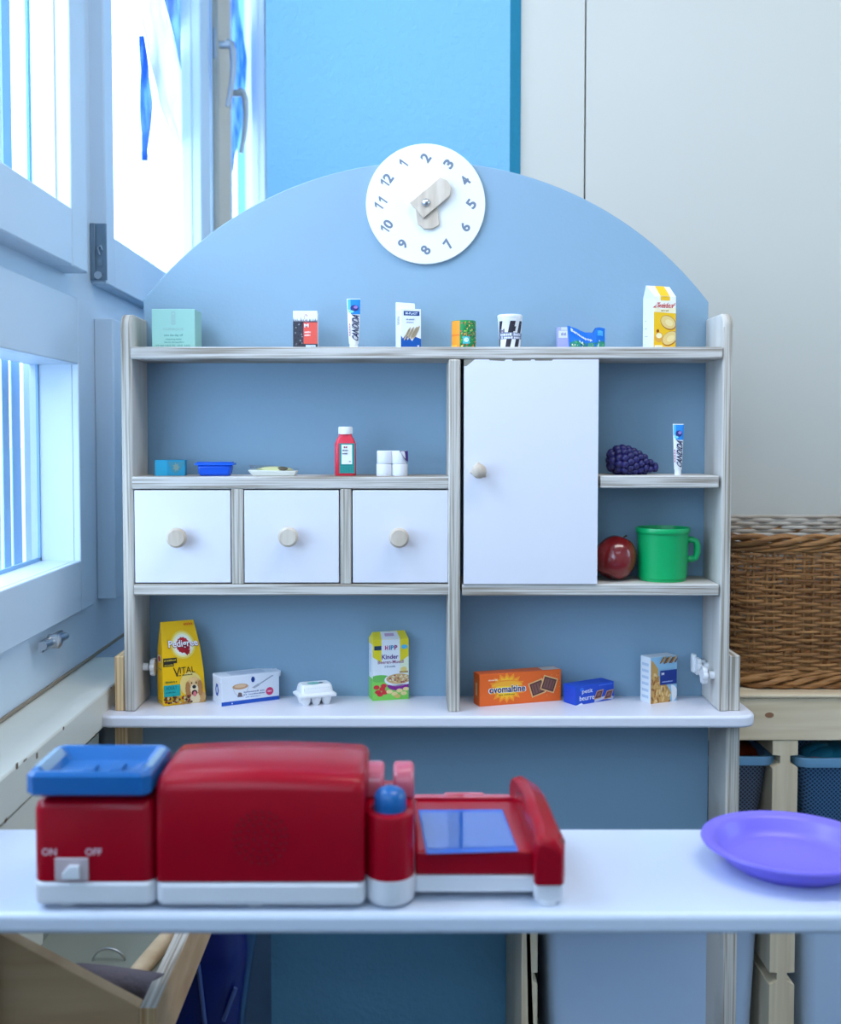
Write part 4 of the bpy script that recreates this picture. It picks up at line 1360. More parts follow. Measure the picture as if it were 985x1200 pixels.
# muesli carton leaning back a little
p0, p1 = g(436.7, 821.5), g(478.6, 818.9)
c = Carton('muesli_box', 'yellow and green childrens muesli box, tilted on base board', 'box', p0, p1, .098, .028, flat((236, 240, 244)))
h0 = c.h
m = MB(); m.add([(-c.w2, 0, h0), (c.w2, 0, h0), (c.w2 * .90, c.d * .6, h0 + .011), (-c.w2 * .90, c.d * .6, h0 + .010), (-c.w2, c.d, h0), (c.w2, c.d, h0)], [(0, 1, 2, 3), (3, 2, 5, 4), (0, 3, 4), (1, 5, 2)])
build('folded_top', m, flat((240, 220, 60)), c.t)
for A, cc in ((Art(c.front), 0),):
    ye, gr = (240, 218, 40), (132, 210, 90)
    A.rect(0, .34, .24, 1, ye); A.rect(.76, .34, 1, 1, ye); A.rect(.24, .3, .76, 1, (240, 242, 246))
    A.poly([(0, .34), (.24, .34), (.24, .62), (0, .72)], (236, 240, 244), 2); A.poly([(1, .34), (.76, .34), (.76, .62), (1, .72)], (236, 240, 210), 2)
    A.rect(0, 0, 1, .36, gr, 2); A.ell(.2, .36, .3, .06, (110, 190, 90), 3)
    A.ell(.72, .33, .40, .11, (240, 240, 246), 4, 24); A.ell(.72, .345, .35, .085, (214, 176, 120), 5, 24)
    A.ell(.72, .25, .33, .10, (140, 40, 140), 4, 20, PI, 2 * PI)
    random.seed(6)
    for k in range(40):
        a, b = random.random() * 2 * PI, random.random() ** .5
        A.ell(.72 + .31 * b * math.cos(a), .35 + .07 * b * math.sin(a), .03, .013, random.choice([(236, 206, 150), (190, 140, 90), (240, 224, 190), (170, 80, 80)]), 6 + k % 4, 7)
    for u, v in ((.14, .14), (.26, .19), (.20, .10), (.33, .13), (.30, .24), (.10, .22)): A.ell(u, v, .085, .036, (216, 50, 60), 5, 12)
    for u, v in ((.46, .14), (.60, .10), (.74, .15), (.86, .10), (.68, .06), (.92, .17)): A.ell(u, v, .09, .032, random.choice([(226, 190, 110), (240, 214, 150)]), 6, 12)
    A.rect(.04, .83, .24, .90, (30, 60, 90), 3); A.ell(.88, .87, .09, .036, (90, 190, 226), 3)
    for s_, u, co in (('H', .38, (206, 40, 120)), ('i', .47, (90, 60, 150)), ('P', .54, (60, 150, 190)), ('P', .64, (160, 40, 110))): A.text(s_, u, .865, .085 if s_ != 'i' else .03, .075, co, 4, .04)
    A.text('Kinder', .48, .715, .46, .075, (100, 56, 140), 4, .02); A.text('Beeren-Muesli', .5, .63, .72, .055, (150, 80, 120), 4, .01); A.dash(.48, .55, .3, .035, (150, 160, 180), 4)
    A.ell(.86, .50, .09, .04, (240, 214, 130), 4); A.rect(.74, .44, .98, .47, (190, 150, 90), 4)
    A.build('printing', c.t)
A = Art(c.left); A.rect(0, .0, 1, .36, (132, 210, 90)); A.rect(.3, .45, .5, .75, (200, 206, 224)); A.rect(0, .92, 1, 1, (240, 218, 40)); A.build('printing', c.t)
A = Art(face_map((-c.w2, 0, h0), (c.w, 0, 0), (0, c.d * .6, .0105)), .0004); A.poly([(.24, 0), (.76, 0), (.73, .95), (.27, .95)], (240, 240, 244)); A.rect(.36, .35, .62, .7, (206, 170, 200), 2); A.build('printing', c.t)

# orange biscuit box
p0, p1 = g(561.5, 828.3), g(657, 820.8)
c = Carton('biscuit_box', 'long orange chocolate biscuit box on base board', 'box', p0, p1, .0505, .026, flat((238, 104, 36)))
A = Art(c.front)
for rr, cc, l in ((.24, (250, 150, 40), 1), (.19, (252, 186, 40), 2)):
    A.star(.33, .53, rr * .95, rr * 2.0, cc, l, 16, .72)
A.ell(.33, .55, .135, .27, (254, 206, 50), 3); A.ell(.33, .62, .19, .17, (246, 150, 40), 4, 20, 0.05, PI - .05); A.ell(.33, .585, .19, .16, (250, 176, 50), 5, 20, 0.05, PI - .05)
A.text('ovomaltine', .335, .50, .46, .24, (252, 252, 252), 6, .06)
A.text('ovomaltine', .335, .50, .44, .215, (16, 26, 92), 7, .026)
A.dash(.33, .32, .20, .05, (150, 110, 20), 6); A.dash(.16, .80, .11, .06, (255, 220, 190), 6)
for (u, v, l, q) in ((.70, .46, 6, .30), (.845, .56, 9, -.32)):
    def rq(w_, h_, ll, cc):
        pts = []
        for x, y in ((-w_, -h_), (w_, -h_), (w_, h_), (-w_, h_)):
            ax, ay = x * math.cos(q) - y * math.sin(q), x * math.sin(q) + y * math.cos(q)
            pts.append((u + ax / c.w, v + ay / c.h))
        A.poly(pts, cc, ll)
    rq(.0128, .0120, l, (232, 182, 120)); rq(.0108, .0100, l + 1, (92, 54, 48)); rq(.0085, .0075, l + 2, (128, 84, 76))
    for k in (-1, 0, 1):
        x0 = k * .005
        pts = [(u + ((x0 + dx) * math.cos(q) - dy * math.sin(q)) / c.w, v + ((x0 + dx) * math.sin(q) + dy * math.cos(q)) / c.h) for dx, dy in ((-.0008, -.007), (.0008, -.007), (.0008, .007), (-.0008, .007))]
        A.poly(pts, (98, 60, 54), l + 3)
random.seed(2)
for k in range(16): A.star(.60 + random.random() * .38, .08 + random.random() * .84, .006, .016, random.choice([(120, 60, 30), (250, 190, 90)]), 3, 3, .6)
A.build('printing', c.t)
A = Art(c.left); A.rect(.2, .2, .8, .8, (230, 120, 60)); A.rect(.35, .3, .65, .7, (250, 200, 150), 2); A.build('printing', c.t)
A = Art(c.top); A.rect(.78, .1, .99, .9, (220, 200, 190)); A.build('printing', c.t)

# blue biscuit box
p0, p1 = g(674, 827), g(718.8, 819.6)
c = Carton('biscuit_box', 'small blue butter biscuit box on base board', 'box', p0, p1, .0298, .030, flat((22, 74, 196)))
A = Art(c.front)
A.text('petit', .30, .66, .27, .27, (236, 240, 252), 4, .006); A.text('beurre', .29, .34, .38, .26, (236, 240, 252), 4, .006)
A.ell(.16, .80, .05, .10, (40, 110, 226), 2)
A.poly([(.48, 0), (.75, .12), (.99, 0), (.99, .18), (.86, .30), (.5, .2)], (190, 196, 226), 2)
for (u, v) in ((.58, .42), (.84, .34)):
    A.poly([(u - .12, v - .26), (u + .08, v - .22), (u + .15, v + .24), (u - .03, v + .20)], (196, 150, 120), 4); A.poly([(u - .09, v - .20), (u + .07, v - .17), (u + .12, v + .18), (u - .02, v + .15)], (104, 62, 66), 5)
    A.poly([(u - .04, v - .1), (u + .05, v - .08), (u + .07, v + .1), (u - .0, v + .08)], (140, 96, 100), 6)
A.poly([(.04, .0), (.2, .0), (.15, .10)], (235, 240, 250), 3)
A.rect(.6, .86, .96, .92, (60, 110, 220), 2)
A.build('printing', c.t)

# cereal carton
p0, p1 = g(761.8, 825), g(792.3, 821)
c = Carton('cereal_box', 'upright cereal box with flakes and blue label, right on base board', 'box', p0, p1, .0735, .026, flat((228, 232, 238)))
A = Art(c.front)
A.rect(0, 0, 1, 1, (150, 196, 226)); A.poly([(0, 0), (.72, 0), (.78, .2), (.6, .38), (.3, .5), (.28, .74), (.1, .9), (0, .96)], (206, 160, 92), 2)
random.seed(8)
for k in range(70):
    u, v = random.random() * .72, random.random() * .62
    if u > .34 and v > .4: u *= .3
    A.ell(u, v, .07, .03, random.choice([(222, 176, 104), (190, 132, 66), (234, 200, 140), (160, 106, 56), (214, 160, 90)]), 3 + k % 6, 8, rot=random.random() * 3)
A.ell(.72, .18, .30, .2, (240, 242, 246), 3, 20, -1.2, 1.4)
for k in range(9):
    u, v = .42 + .07 * k, .93 + .02 * math.sin(k * 2)
    A.poly([(u - .1, v - .07), (u - .05, v - .075), (u + .09, v + .05), (u + .04, v + .06)], [(150, 98, 50), (214, 170, 104), (120, 76, 40)][k % 3], 9 + k % 3)
A.rect(.34, .39, .98, .70, (22, 54, 140), 12); A.text('M', .44, .63, .1, .06, (240, 244, 255), 13); A.dash(.62, .45, .4, .03, (180, 200, 240), 13)
A.build('printing', c.t)
A = Art(c.left)
for k in range(6): A.rect(.15, .1 + k * .14, .8, .16 + k * .14, (190, 204, 222))
A.build('printing', c.t)

# ================================================================== the counter in front
ZC = ZBT                            # top of the counter
YC0, YC1 = 0.968, 1.184
m = MB(); m.box(-.452, .62, YC0, YC1, ZC - .0195, ZC)
counter = thing('counter', 'white lacquered counter board across the foreground', 'counter', (0, 1.09, 0))
build('counter_top', m, 'counter_white', counter, bevel=.0055, seg=3, world=True)
for x0, x1 in ((-.446, -.43), (.585, .603)):
    m = MB(); m.box(x0, x1, YC0 + .03, 1.13, 0, ZC - .0195); build('leg', m, 'plywood_v', counter, bevel=.0015, world=True)

# ================================================================== toy cash register
K = 1.0 / FPX                       # metres per pixel at one metre
def rx(px, Y=1.0): return (px - CENTREX) * Y * K
reg = thing('toy_cash_register', 'red toy cash register with blue scale tray and scanner, on counter', 'cash register', (rx(330, 1.06), 1.06, ZC))
reg.location.y -= .026                 # the parts below are laid out 26 mm further back
def rp(name, m, mats, par=None, **k): return build(name, m, mats, par or reg, world=True, **k)
def soft(x0, x1, y0, y1, z0, z1, r, n=4):
    """upright block with rounded plan corners"""
    m = MB(); cxx, cyy = (x0 + x1) / 2, (y0 + y1) / 2
    pts = [(x + cxx, y + cyy) for x, y in rrect((x1 - x0) / 2, (y1 - y0) / 2, r, n)]
    m.prism(pts, 'z', z0, z1); return m
z = lambda h: ZC + h
# scale unit on the left
rp('base', soft(rx(41), rx(184), 1.0, 1.115, z(.005), z(.0265), .010), 'base_white', bevel=.004, seg=3)
m = MB()
xa, xb, ya, yb = rx(42.5), rx(182.5), 1.0015, 1.113
secs = []
for f, hh in ((0, .0262), (0, .090), (.0015, .0955), (.0055, .099), (.012, .1005)):
    secs.append(([(x + (xa + xb) / 2, y + (ya + yb) / 2) for x, y in rrect((xb - xa) / 2 - f, (yb - ya) / 2 - f, .010)], z(hh)))
loft(m, secs)
scale_body = rp('scale_body', m, 'red_plastic', smooth=50)
rp('scale_neck', soft(rx(57), rx(168), 1.012, 1.078, z(.1), z(.110), .01), 'red_plastic', smooth=40)
# tray: chamfered blue dish
m = MB()
x0, x1, y0, y1 = rx(35.5, .995), rx(179.5, .995), .993, 1.086
def plan(ins, ch):
    return [(x0 + ch, y0 + ins), (x1 - ch, y0 + ins), (x1 - ins, y0 + ch), (x1 - ins, y1 - ch), (x1 - ch, y1 - ins), (x0 + ch, y1 - ins), (x0 + ins, y1 - ch), (x0 + ins, y0 + ch)]
loft(m, [(plan(.003, .007), z(.1055)), (plan(0, .007), z(.108)), (plan(0, .007), z(.1235)), (plan(.003, .009), z(.127)), (plan(.0075, .012), z(.127)), (plan(.017, .020), z(.1165)), (plan(.03, .03), z(.116))])
tray = rp('scale_tray', m, 'blue_plastic', smooth=28)
for ax, sl in ((x0, 1), (x1, -1)):
    m = MB()
    m.add([(ax + sl * .002, y0 + .020, z(.1268)), (ax + sl * .0075, y0 + .020, z(.1274)), (ax + sl * .0135, y0 + .020, z(.1215)), (ax + sl * .0135, y1 - .014, z(.1215)), (ax + sl * .0075, y1 - .014, z(.1274)), (ax + sl * .002, y1 - .014, z(.1268))], [(0, 1, 4, 5), (1, 2, 3, 4)])
    build('sticker', m, 'silver_tape', tray, fix=False, world=True, solid=.0004)
for ax, w_, l_ in ((.040, .011, .016), (.064, .012, .020), (.086, .008, .018)):
    m = MB(); m.box(x0 + ax, x0 + ax + w_, y0 + .038, y0 + .038 + l_, z(.116), z(.119)); build('ridge', m, 'blue_plastic', tray, bevel=.001, world=True)
# switch
A = Art(lambda u, v, h: Vector((u, 1.0015 - h, v)), .0004); A.clip = False
A.text('ON', rx(61.5), z(.0533), rx(70) - rx(53), .0066, (226, 190, 200), 1, .02); A.build('lettering', scale_body, world=True)
A = Art(lambda u, v, h: Vector((u, 1.0015 - h, v)), .0004); A.clip = False
A.text('OFF', rx(113), z(.0533), rx(123) - rx(104), .0066, (226, 190, 200), 1, .02)
A.build('lettering', scale_body, world=True)
m = MB(); m.box(rx(68), rx(107), .9995, 1.0030, z(.0272), z(.0480))
sw = rp('switch', m, 'switch_grey', scale_body, bevel=.001)
m = MB(); m.prism([(rx(78), z(.0300)), (rx(98), z(.0300)), (rx(98), z(.0425)), (rx(86), z(.0425)), (rx(78), z(.0355))], 'y', .9955, .9996); rp('switch_slider', m, 'base_white', scale_body, bevel=.001)
# main housing
rp('base', soft(rx(184), rx(428), 1.0, 1.14, z(.004), z(.0262), .009), 'base_white', bevel=.005, seg=3)
m = MB()
xa, xb = rx(184), rx(428)
def hump(ins, zz, yf, ybk):
    pts = []
    W_ = xb - xa - 2 * ins
    return pts
cols = 17
prof = [(1.001, .0262), (1.0008, .06), (1.0012, .107), (1.003, .114), (1.007, .119), (1.0135, .1218), (1.022, .1232), (1.04, .1244), (1.075, .1244), (1.11, .122), (1.13, .114), (1.136, .10), (1.137, .0262)]
vs, fs = [], []
us = [0, .0035, .012, .03, .06] + [.06 + .88 * k / 8 for k in range(1, 8)] + [.94, .97, .988, .9965, 1]
for u in us:
    e = min(u, 1 - u)
    drop = 0
    r_ = .035
    if e < r_: drop = .0085 * (1 - math.sqrt(max(0, 1 - (1 - e / r_) ** 2)))
    crown = .0045 * (1 - ((u - .5) / .5) ** 2) - .0035
    for y, hh in prof:
        k = max(0, min(1, (hh - .08) / .05))
        yy = y + (drop * .8 if y < 1.05 else -drop * .8)
        vs.append((xa + (xb - xa) * u, yy, z(hh + k * (crown - drop))))
n = len(prof)
for i in range(len(us) - 1):
    for j in range(n - 1): fs.append((i * n + j, i * n + j + 1, (i + 1) * n + j + 1, (i + 1) * n + j))
fs.append(list(range(n))); fs.append(list(range((len(us) - 1) * n, len(us) * n)))
m.add(vs, fs)
house = rp('housing', m, 'red_plastic', smooth=40)
m = MB()
cxh, czh = rx(307), z(.0665)
for ring, cnt in ((0, 1), (.0065, 6), (.0125, 12), (.0185, 18), (.0235, 22)):
    for k in range(cnt):
        a = 2 * PI * k / cnt + ring * 40
        x, zz = cxh + ring * math.cos(a) * 1.0, czh + ring * 1.0 * math.sin(a)
        m.lathe([(0, .9996), (.0010, .9998), (.0011, 1.0012), (0, 1.0014)], (x, 0, zz), 8, axis='y')
rp('speaker_holes', m, 'red_dark', house, kind='stuff')
m = MB(); m.box(rx(178), rx(186), 1.03, 1.10, z(.05), z(.105)); rp('bracket', m, 'red_clear', bevel=.002)
# column with the blue button
xm = rx(457, 1.017); 
m = MB(); m.lathe([(0, .002), (.0185, .002), (.0218, .005), (.0228, .010), (.0228, .0262)], (xm, 1.0225, ZC), 36); rp('base', m, 'base_white', smooth=40)
m = MB(); m.lathe([(0, .0262), (.0222, .0262), (.0222, .079), (.0212, .083), (.018, .0846), (0, .0846)], (xm, 1.0225, ZC), 36)
colm = rp('column', m, 'red_plastic', smooth=40)
m = MB(); m.box(xm - .0222, xm + .0222, 1.0225, 1.11, z(.0262), z(.0846)); rp('column_back', m, 'red_plastic', bevel=.003)
m = MB(); m.lathe([(0, .0840), (.0145, .0840), (.0150, .086), (.0149, .0965), (.0130, .1015), (.009, .1045), (.004, .106), (0, .1063)], (xm, 1.0225, ZC), 32); rp('button', m, 'blue_plastic', colm, smooth=50)
for x0_, x1_ in ((428, 452), (460, 486)):
    m = MB()
    a, b = rx(x0_, 1.07), rx(x1_, 1.07)
    q = [(1.052, z(.084)), (1.050, z(.099)), (1.054, z(.108)), (1.062, z(.1135)), (1.072, z(.1145)), (1.084, z(.111)), (1.092, z(.101)), (1.094, z(.084))]
    m.prism(q, 'x', a + .001, b - .001); rp('clip', m, 'pink_clear', bevel=.003)
# scanner bed
x0, x1, y0, y1 = rx(486), rx(640, 1.03), 1.024, 1.176
m = MB(); m.box(x0, x1, y0 - .001, y1, z(.007), z(.0225)); rp('base', m, 'base_white', bevel=.002)
m = MB(); m.prism([(x0, y0), (x1, y0), (rx(630, 1.1), y1), (x0, y1)], 'z', z(.0225), z(.0455))
bed = rp('scanner_bed', m, 'red_plastic', bevel=.003, seg=3)
q = [G(499, 989, z(.0457)), G(604, 986, z(.0457)), G(586, 939, z(.0457)), G(489.5, 939.5, z(.0457))]
m = MB(); m.add([(p.x, p.y, z(.0462)) for p in q], [(0, 1, 2, 3)])
rim = build('screen_rim', m, 'screen_rim', bed, fix=False, world=True)
q2 = [G(500, 983.5, z(.0457)), G(600, 980.5, z(.0457)), G(584.5, 942.5, z(.0457)), G(492.5, 943, z(.0457))]
m = MB(); m.add([(p.x, p.y, z(.0466)) for p in q2], [(0, 1, 2, 3)])
rp('screen', m, 'screen_blue', bed, fix=False)
m = MB(); m.box(rx(520, 1.178), rx(566, 1.178), 1.1755, 1.181, z(.044), z(.049)); rp('latch', m, 'pink_clear', bed, bevel=.001)
m = MB(); m.box(x0, x1 - .02, 1.165, 1.1762, z(.0455), z(.0485)); rp('back_lip', m, 'red_clear', bed, bevel=.001)
# end wing with its rounded crest
def wsec(Y, xl_, xr_, top, slant):
    return [(xl_, Y, z(.020)), (xr_, Y, z(.020)), (xr_, Y, z(top - slant)), (xr_ - .006, Y, z(top - slant * .35)), (xl_ + .010, Y, z(top)), (xl_ + .002, Y, z(top - .002)), (xl_, Y, z(top - .010))]
secs = [wsec(1.006, rx(626, 1.006), rx(656, 1.006), .058, .010), wsec(1.010, rx(624, 1.01), rx(659, 1.01), .064, .012), wsec(1.03, rx(623, 1.03), rx(660, 1.03), .0665, .014),
        wsec(1.07, .110, .1395, .0745, .018), wsec(1.11, .110, .1395, .0755, .020), wsec(1.145, .108, .1375, .0735, .021), wsec(1.165, .106, .134, .0715, .022), wsec(1.174, .104, .128, .068, .022)]
m = MB(); n = 7
vs = [v for s_ in secs for v in s_]; fs = [list(range(n)), list(range(len(vs) - n, len(vs)))]
for i in range(len(secs) - 1):
    for k in range(n): fs.append((i * n + k, i * n + (k + 1) % n, (i + 1) * n + (k + 1) % n, (i + 1) * n + k))
m.add(vs, fs)
wing_ = rp('end_wing', m, 'red_plastic', bevel=.002, seg=3)
m = MB(); m.add([(.1402, 1.012, z(.028)), (.1402, 1.045, z(.028)), (.1402, 1.045, z(.05)), (.1402, 1.012, z(.047))], [(0, 1, 2, 3)])
m = MB(); m.prism([(1.012, z(.002)), (1.06, z(.002)), (1.06, z(.0215)), (1.008, z(.0215))], 'x', rx(625, 1.01), rx(658, 1.01)); rp('base', m, 'base_white', bevel=.004, seg=3)
for px in (74, 300, 640):
    m = MB(); m.lathe([(0, 0), (.009, 0), (.010, .002), (.010, .0062), (0, .0062)], (rx(px, 1.014) + (.006 if px == 74 else 0), 1.018, ZC), 20); rp('foot', m, 'base_white', smooth=40)

# ================================================================== plate
pc = (rx(927, 1.092), 1.078, ZC)
t = thing('plate', 'deep purple plastic plate with wide rim on the counter', 'plate', pc)
m = MB(); m.lathe([(0, .003), (.048, .003), (.050, .0), (.053, .0), (.055, .003), (.063, .006), (.069, .013), (.073, .0205), (.0845, .0225), (.0858, .0245), (.0850, .0265), (.0825, .0272), (.0745, .0255), (.0710, .0225), (.0672, .0145), (.0615, .0080), (.056, .0058), (.0, .0052)], (0, 0, 0), 96)
build('dish', m, 'purple_plastic', t, smooth=50)

# ================================================================== storage frame at the right
YT0, YT1 = 1.85, 2.150
ZT0 = fz(813.5, YT0)
fr = thing('storage_rack', 'pine storage frame with notched posts beside the play shop', 'storage rack', (.6, 2.0, 0))
def tp(name, m, mats, **k): return build(name, m, mats, fr, world=True, **k)
tx = lambda px: P(px, 900, YT0).x
xl_, xr_ = tx(615), tx(1195)
m = MB(); m.box(xl_ - .004, xr_ + .004, YT0 - .004, YT1, ZT0 - .006, ZT0 + .0); tp('top_board', m, 'pine', bevel=.002)
zr0 = fz(868, YT0)
m = MB(); m.box(xl_, xr_, YT0, YT0 + .02, zr0, ZT0 - .006); tp('rail', m, 'pine', bevel=.002)
m = MB(); m.lathe([(0, YT0 - .0004), (.0075, YT0 - .0004), (.0075, YT0)], (P(901, 838, YT0).x, 0, fz(838, YT0)), 16, axis='y', sy=.62); 
o = tp('knot', m, flat((150, 104, 74)))
m = MB(); m.box(xl_, xr_, YT1 - .02, YT1, zr0, ZT0 - .006); tp('rail', m, 'pine', bevel=.002)
def notched(a, c, left, right):
    x0_, x1_ = a, c
    zs = [fz(v, YT0) for v in (891, 1146, 1400)]
    dpt = (x1_ - x0_) * .30
    L_ = [(x0_, zr0)]; R_ = [(x1_, zr0)]
    for zc_ in zs:
        for lst, sgn, on in ((L_, 1, left), (R_, -1, right)):
            xx = x0_ if sgn > 0 else x1_
            if on: lst += [(xx, zc_ + .008), (xx + sgn * dpt, zc_ + .007), (xx + sgn * dpt, zc_ - .006), (xx, zc_ - .013)]
    L_.append((x0_, 0)); R_.append((x1_, 0))
    m = MB(); m.prism(L_ + R_[::-1], 'y', YT0 + .002, YT1 - .002)
    return tp('post', m, 'pine_v', bevel=.001)
notched(tx(612), tx(631), False, True)
notched(tx(905), tx(935), True, True)
notched(tx(1180), tx(1195), True, False)
m = MB(); m.box(tx(631), tx(905), YT1 - .008, YT1 - .004, .05, zr0); tp('back_panel', m, 'chip_wood')
m = MB(); m.box(tx(935), tx(1180), YT1 - .008, YT1 - .004, .05, zr0); tp('back_panel', m, 'chip_wood')

def tub(name, label, cat, px0, px1, ytop, depth_z, taper, rimh, wall, rim, Y0=YT0 + .012, Y1=YT1 - .035, group=None):
    x0_, x1_, zt_ = P(px0, 900, Y0).x, P(px1, 900, Y0).x, fz(ytop, Y0)
    cx_, cy_ = (x0_ + x1_) / 2, (Y0 + Y1) / 2
    t = thing(name, label, cat, (cx_, cy_, zt_ - depth_z), 0, group)
    w2_, d2_ = (x1_ - x0_) / 2, (Y1 - Y0) / 2
    m = MB()
    o_ = [(rrect(w2_ - .012 - taper, d2_ - .008 - taper, .02), 0), (rrect(w2_ - .012, d2_ - .008, .022), depth_z - rimh)]
    i_ = [(rrect(w2_ - .014, d2_ - .010, .022), depth_z - rimh), (rrect(w2_ - .014 - taper, d2_ - .010 - taper, .02), .003)]
    loft(m, o_ + i_)
    build('body', m, wall, t, smooth=40)
    m = MB(); nn = len(rrect(1, 1, .1))
    loft(m, [(rrect(w2_ - .013, d2_ - .009, .022), depth_z - rimh), (rrect(w2_ - .002, d2_ - .001, .022), depth_z - rimh + .002), (rrect(w2_, d2_, .022), depth_z - .003), (rrect(w2_ - .001, d2_ - .001, .022), depth_z), (rrect(w2_ - .014, d2_ - .010, .022), depth_z - .001), (rrect(w2_ - .015, d2_ - .011, .022), depth_z - rimh)])
    m.f = [f for f in m.f if len(f) == 4]; m.m = [0] * len(m.f)
    build('rim', m, rim, t, smooth=40)
    return t, cx_, cy_, zt_
tub('mesh_tub', 'grey blue mesh storage tub under the rail, left of the notched post', 'storage box', 640, 912, 887, .20, .022, .017, 'mesh_grey', 'rim_blue')
tub('mesh_tub', 'blue mesh storage tub behind the purple plate at right edge', 'storage box', 932, 1178, 889, .20, .022, .018, 'mesh_blue', 'rim_blue')
tub('storage_tub', 'pale white plastic storage tub low under the counter, left bay', 'storage box', 634, 902, 1072, .34, .012, .02, 'box_white', 'box_white', Y0=YT0 + .022)
tub('storage_tub', 'pale white plastic storage tub low at the right edge', 'storage box', 938, 1178, 1072, .34, .012, .02, 'box_white', 'box_white', Y0=YT0 + .022)
# what lies in the mesh tubs
def heap(name, label, cat, px, py, Y, r, material, sq=.5, n=5):
    c_ = P(px, py, Y)
    m = MB()
    random.seed(int(px))
    m.ball((0, 0, 0), (r, r * .8, r * sq), 20)
    for k in range(n):
        a = random.random() * 6.28
        m.ball((r * .55 * math.cos(a), r * .45 * math.sin(a), r * sq * .45 * random.random()), (r * .5, r * .4, r * sq * .75), 14)
    o = build(name, m, material, smooth=70)
    o.location = c_
    return tag(o, label, cat)
heap('cloth_bundle', 'rust red cloth bundle heaped in the left mesh tub', 'cloth', 850, 884, 1.975, .072, 'cloth_rust', .36)
heap('toy_bundle', 'teal toy bag heaped in the right mesh tub', 'toy', 985, 892, 1.94, .07, 'toy_teal', .5)
heap('toy_bundle', 'flat pink toy lying on the right mesh tub contents', 'toy', 955, 893, 1.885, .022, 'toy_pink', .35, 2)

# ================================================================== wicker basket
t = thing('wicker_basket', 'large brown wicker basket standing on the pine storage frame', 'basket', (.78, 2.005, ZT0))
HB = .262
BX0, BX1, BY0, BY1 = .552 - .78, 1.06 - .78, 1.885 - 2.005, 2.125 - 2.005
def bplan(f, n):
    """closed outline at height fraction f, n points evenly spaced"""
    e = -.012 + .014 * f + .010 * math.sin(PI * f)
    w2_, d2_ = (BX1 - BX0) / 2 + e, (BY1 - BY0) / 2 + e * .8
    pts = rrect(w2_, d2_, .055, 8)
    cx_, cy_ = (BX0 + BX1) / 2, (BY0 + BY1) / 2
    pts = [Vector((x + cx_, y + cy_, 0)) for x, y in pts]
    L_ = [0]
    for i in range(len(pts)): L_.append(L_[-1] + (pts[(i + 1) % len(pts)] - pts[i]).length)
    out = []
    j = 0
    for k in range(n):
        s_ = L_[-1] * k / n
        while L_[j + 1] < s_: j += 1
        q = (s_ - L_[j]) / max(1e-9, L_[j + 1] - L_[j])
        p = pts[j].lerp(pts[(j + 1) % len(pts)], q)
        nx = pts[(j + 1) % len(pts)] - pts[j]
        nrm = Vector((nx.y, -nx.x, 0)).normalized()
        out.append((p, nrm))
    return out
NS = 44
random.seed(12)
m = MB()
for k in range(NS):
    for off in (-.006, .006):
        pts = []
        for i in range(7):
            f = i / 6
            p, nr = bplan(f, NS)[k]
            tg = Vector((-nr.y, nr.x, 0))
            pts.append(p + tg * off * (1 + .3 * math.sin(k)) + Vector((0, 0, .012 + f * (HB - .025))))
        m.tube(pts, .0026, 6)
build('stake', m, 'wicker', t, smooth=60, kind='stuff')
m = MB()
rows = 33
NP = NS * 4
zc_ = .030
for r_ in range(rows):
    f = zc_ / HB
    pl_ = bplan(f, NP)
    ph = r_ % 2
    pts = []
    wv = [random.uniform(-.0012, .0012) for _ in range(12)]
    for k in range(NP):
        p, nr = pl_[k]
        a = PI * (k / 4 + ph)
        pts.append(p + nr * (.0042 * math.cos(a)) + Vector((0, 0, zc_ + wv[k * 12 // NP] + .0011 * math.sin(k * .37 + r_))))
    m.tube(pts, random.uniform(.0025, .0031) if r_ < 20 else random.uniform(.0021, .0026), 6, closed=True)
    zc_ += .0062 if r_ < 20 else .0066
build('weave', m, 'wicker', t, smooth=60, kind='stuff')
def braid(zz, rad, amp, strands, period, material, out=0.0):
    m = MB()
    f = zz / HB
    n_ = 260
    pl_ = bplan(f, n_)
    for s_ in range(strands):
        pts = []
        for k in range(n_):
            p, nr = pl_[k]
            a = 2 * PI * (round(n_ / period) * k / n_ + s_ / strands)
            pts.append(p + nr * (out + amp * math.cos(a)) + Vector((0, 0, zz + amp * 1.25 * math.sin(a))))
        m.tube(pts, rad, 6, closed=True)
    return build('braid', m, material, t, smooth=60)
braid(.012, .0052, .0062, 3, 26, 'wicker', .004)
braid(.024, .0034, .003, 3, 22, 'wicker', .002)
braid(HB - .006, .0050, .0060, 3, 28, 'wicker', .002)
braid(HB - .020, .0030, .003, 3, 24, 'wicker', .002)
m = MB(); m.prism([(p.x, p.y) for p, nr in bplan(0, 40)], 'z', .006, .010); build('basket_bottom', m, 'wicker', t)
# inner rim at the back, the light on it put into paler wicker
m = MB()
for j in range(9):
    zz = HB + .018 - j * .0068
    pl_ = bplan(1, NP)
    pts = []
    for k in range(NP):
        p, nr = pl_[k]
        if p.y > .06:
            pts.append(p - nr * (.007 + .0032 * math.cos(PI * (k / 4 + j % 2))) + Vector((0, 0, zz)))
    m.tube(pts, .0036, 6)
build('inner_weave', m, 'wicker_lit', t, smooth=60, kind='stuff')

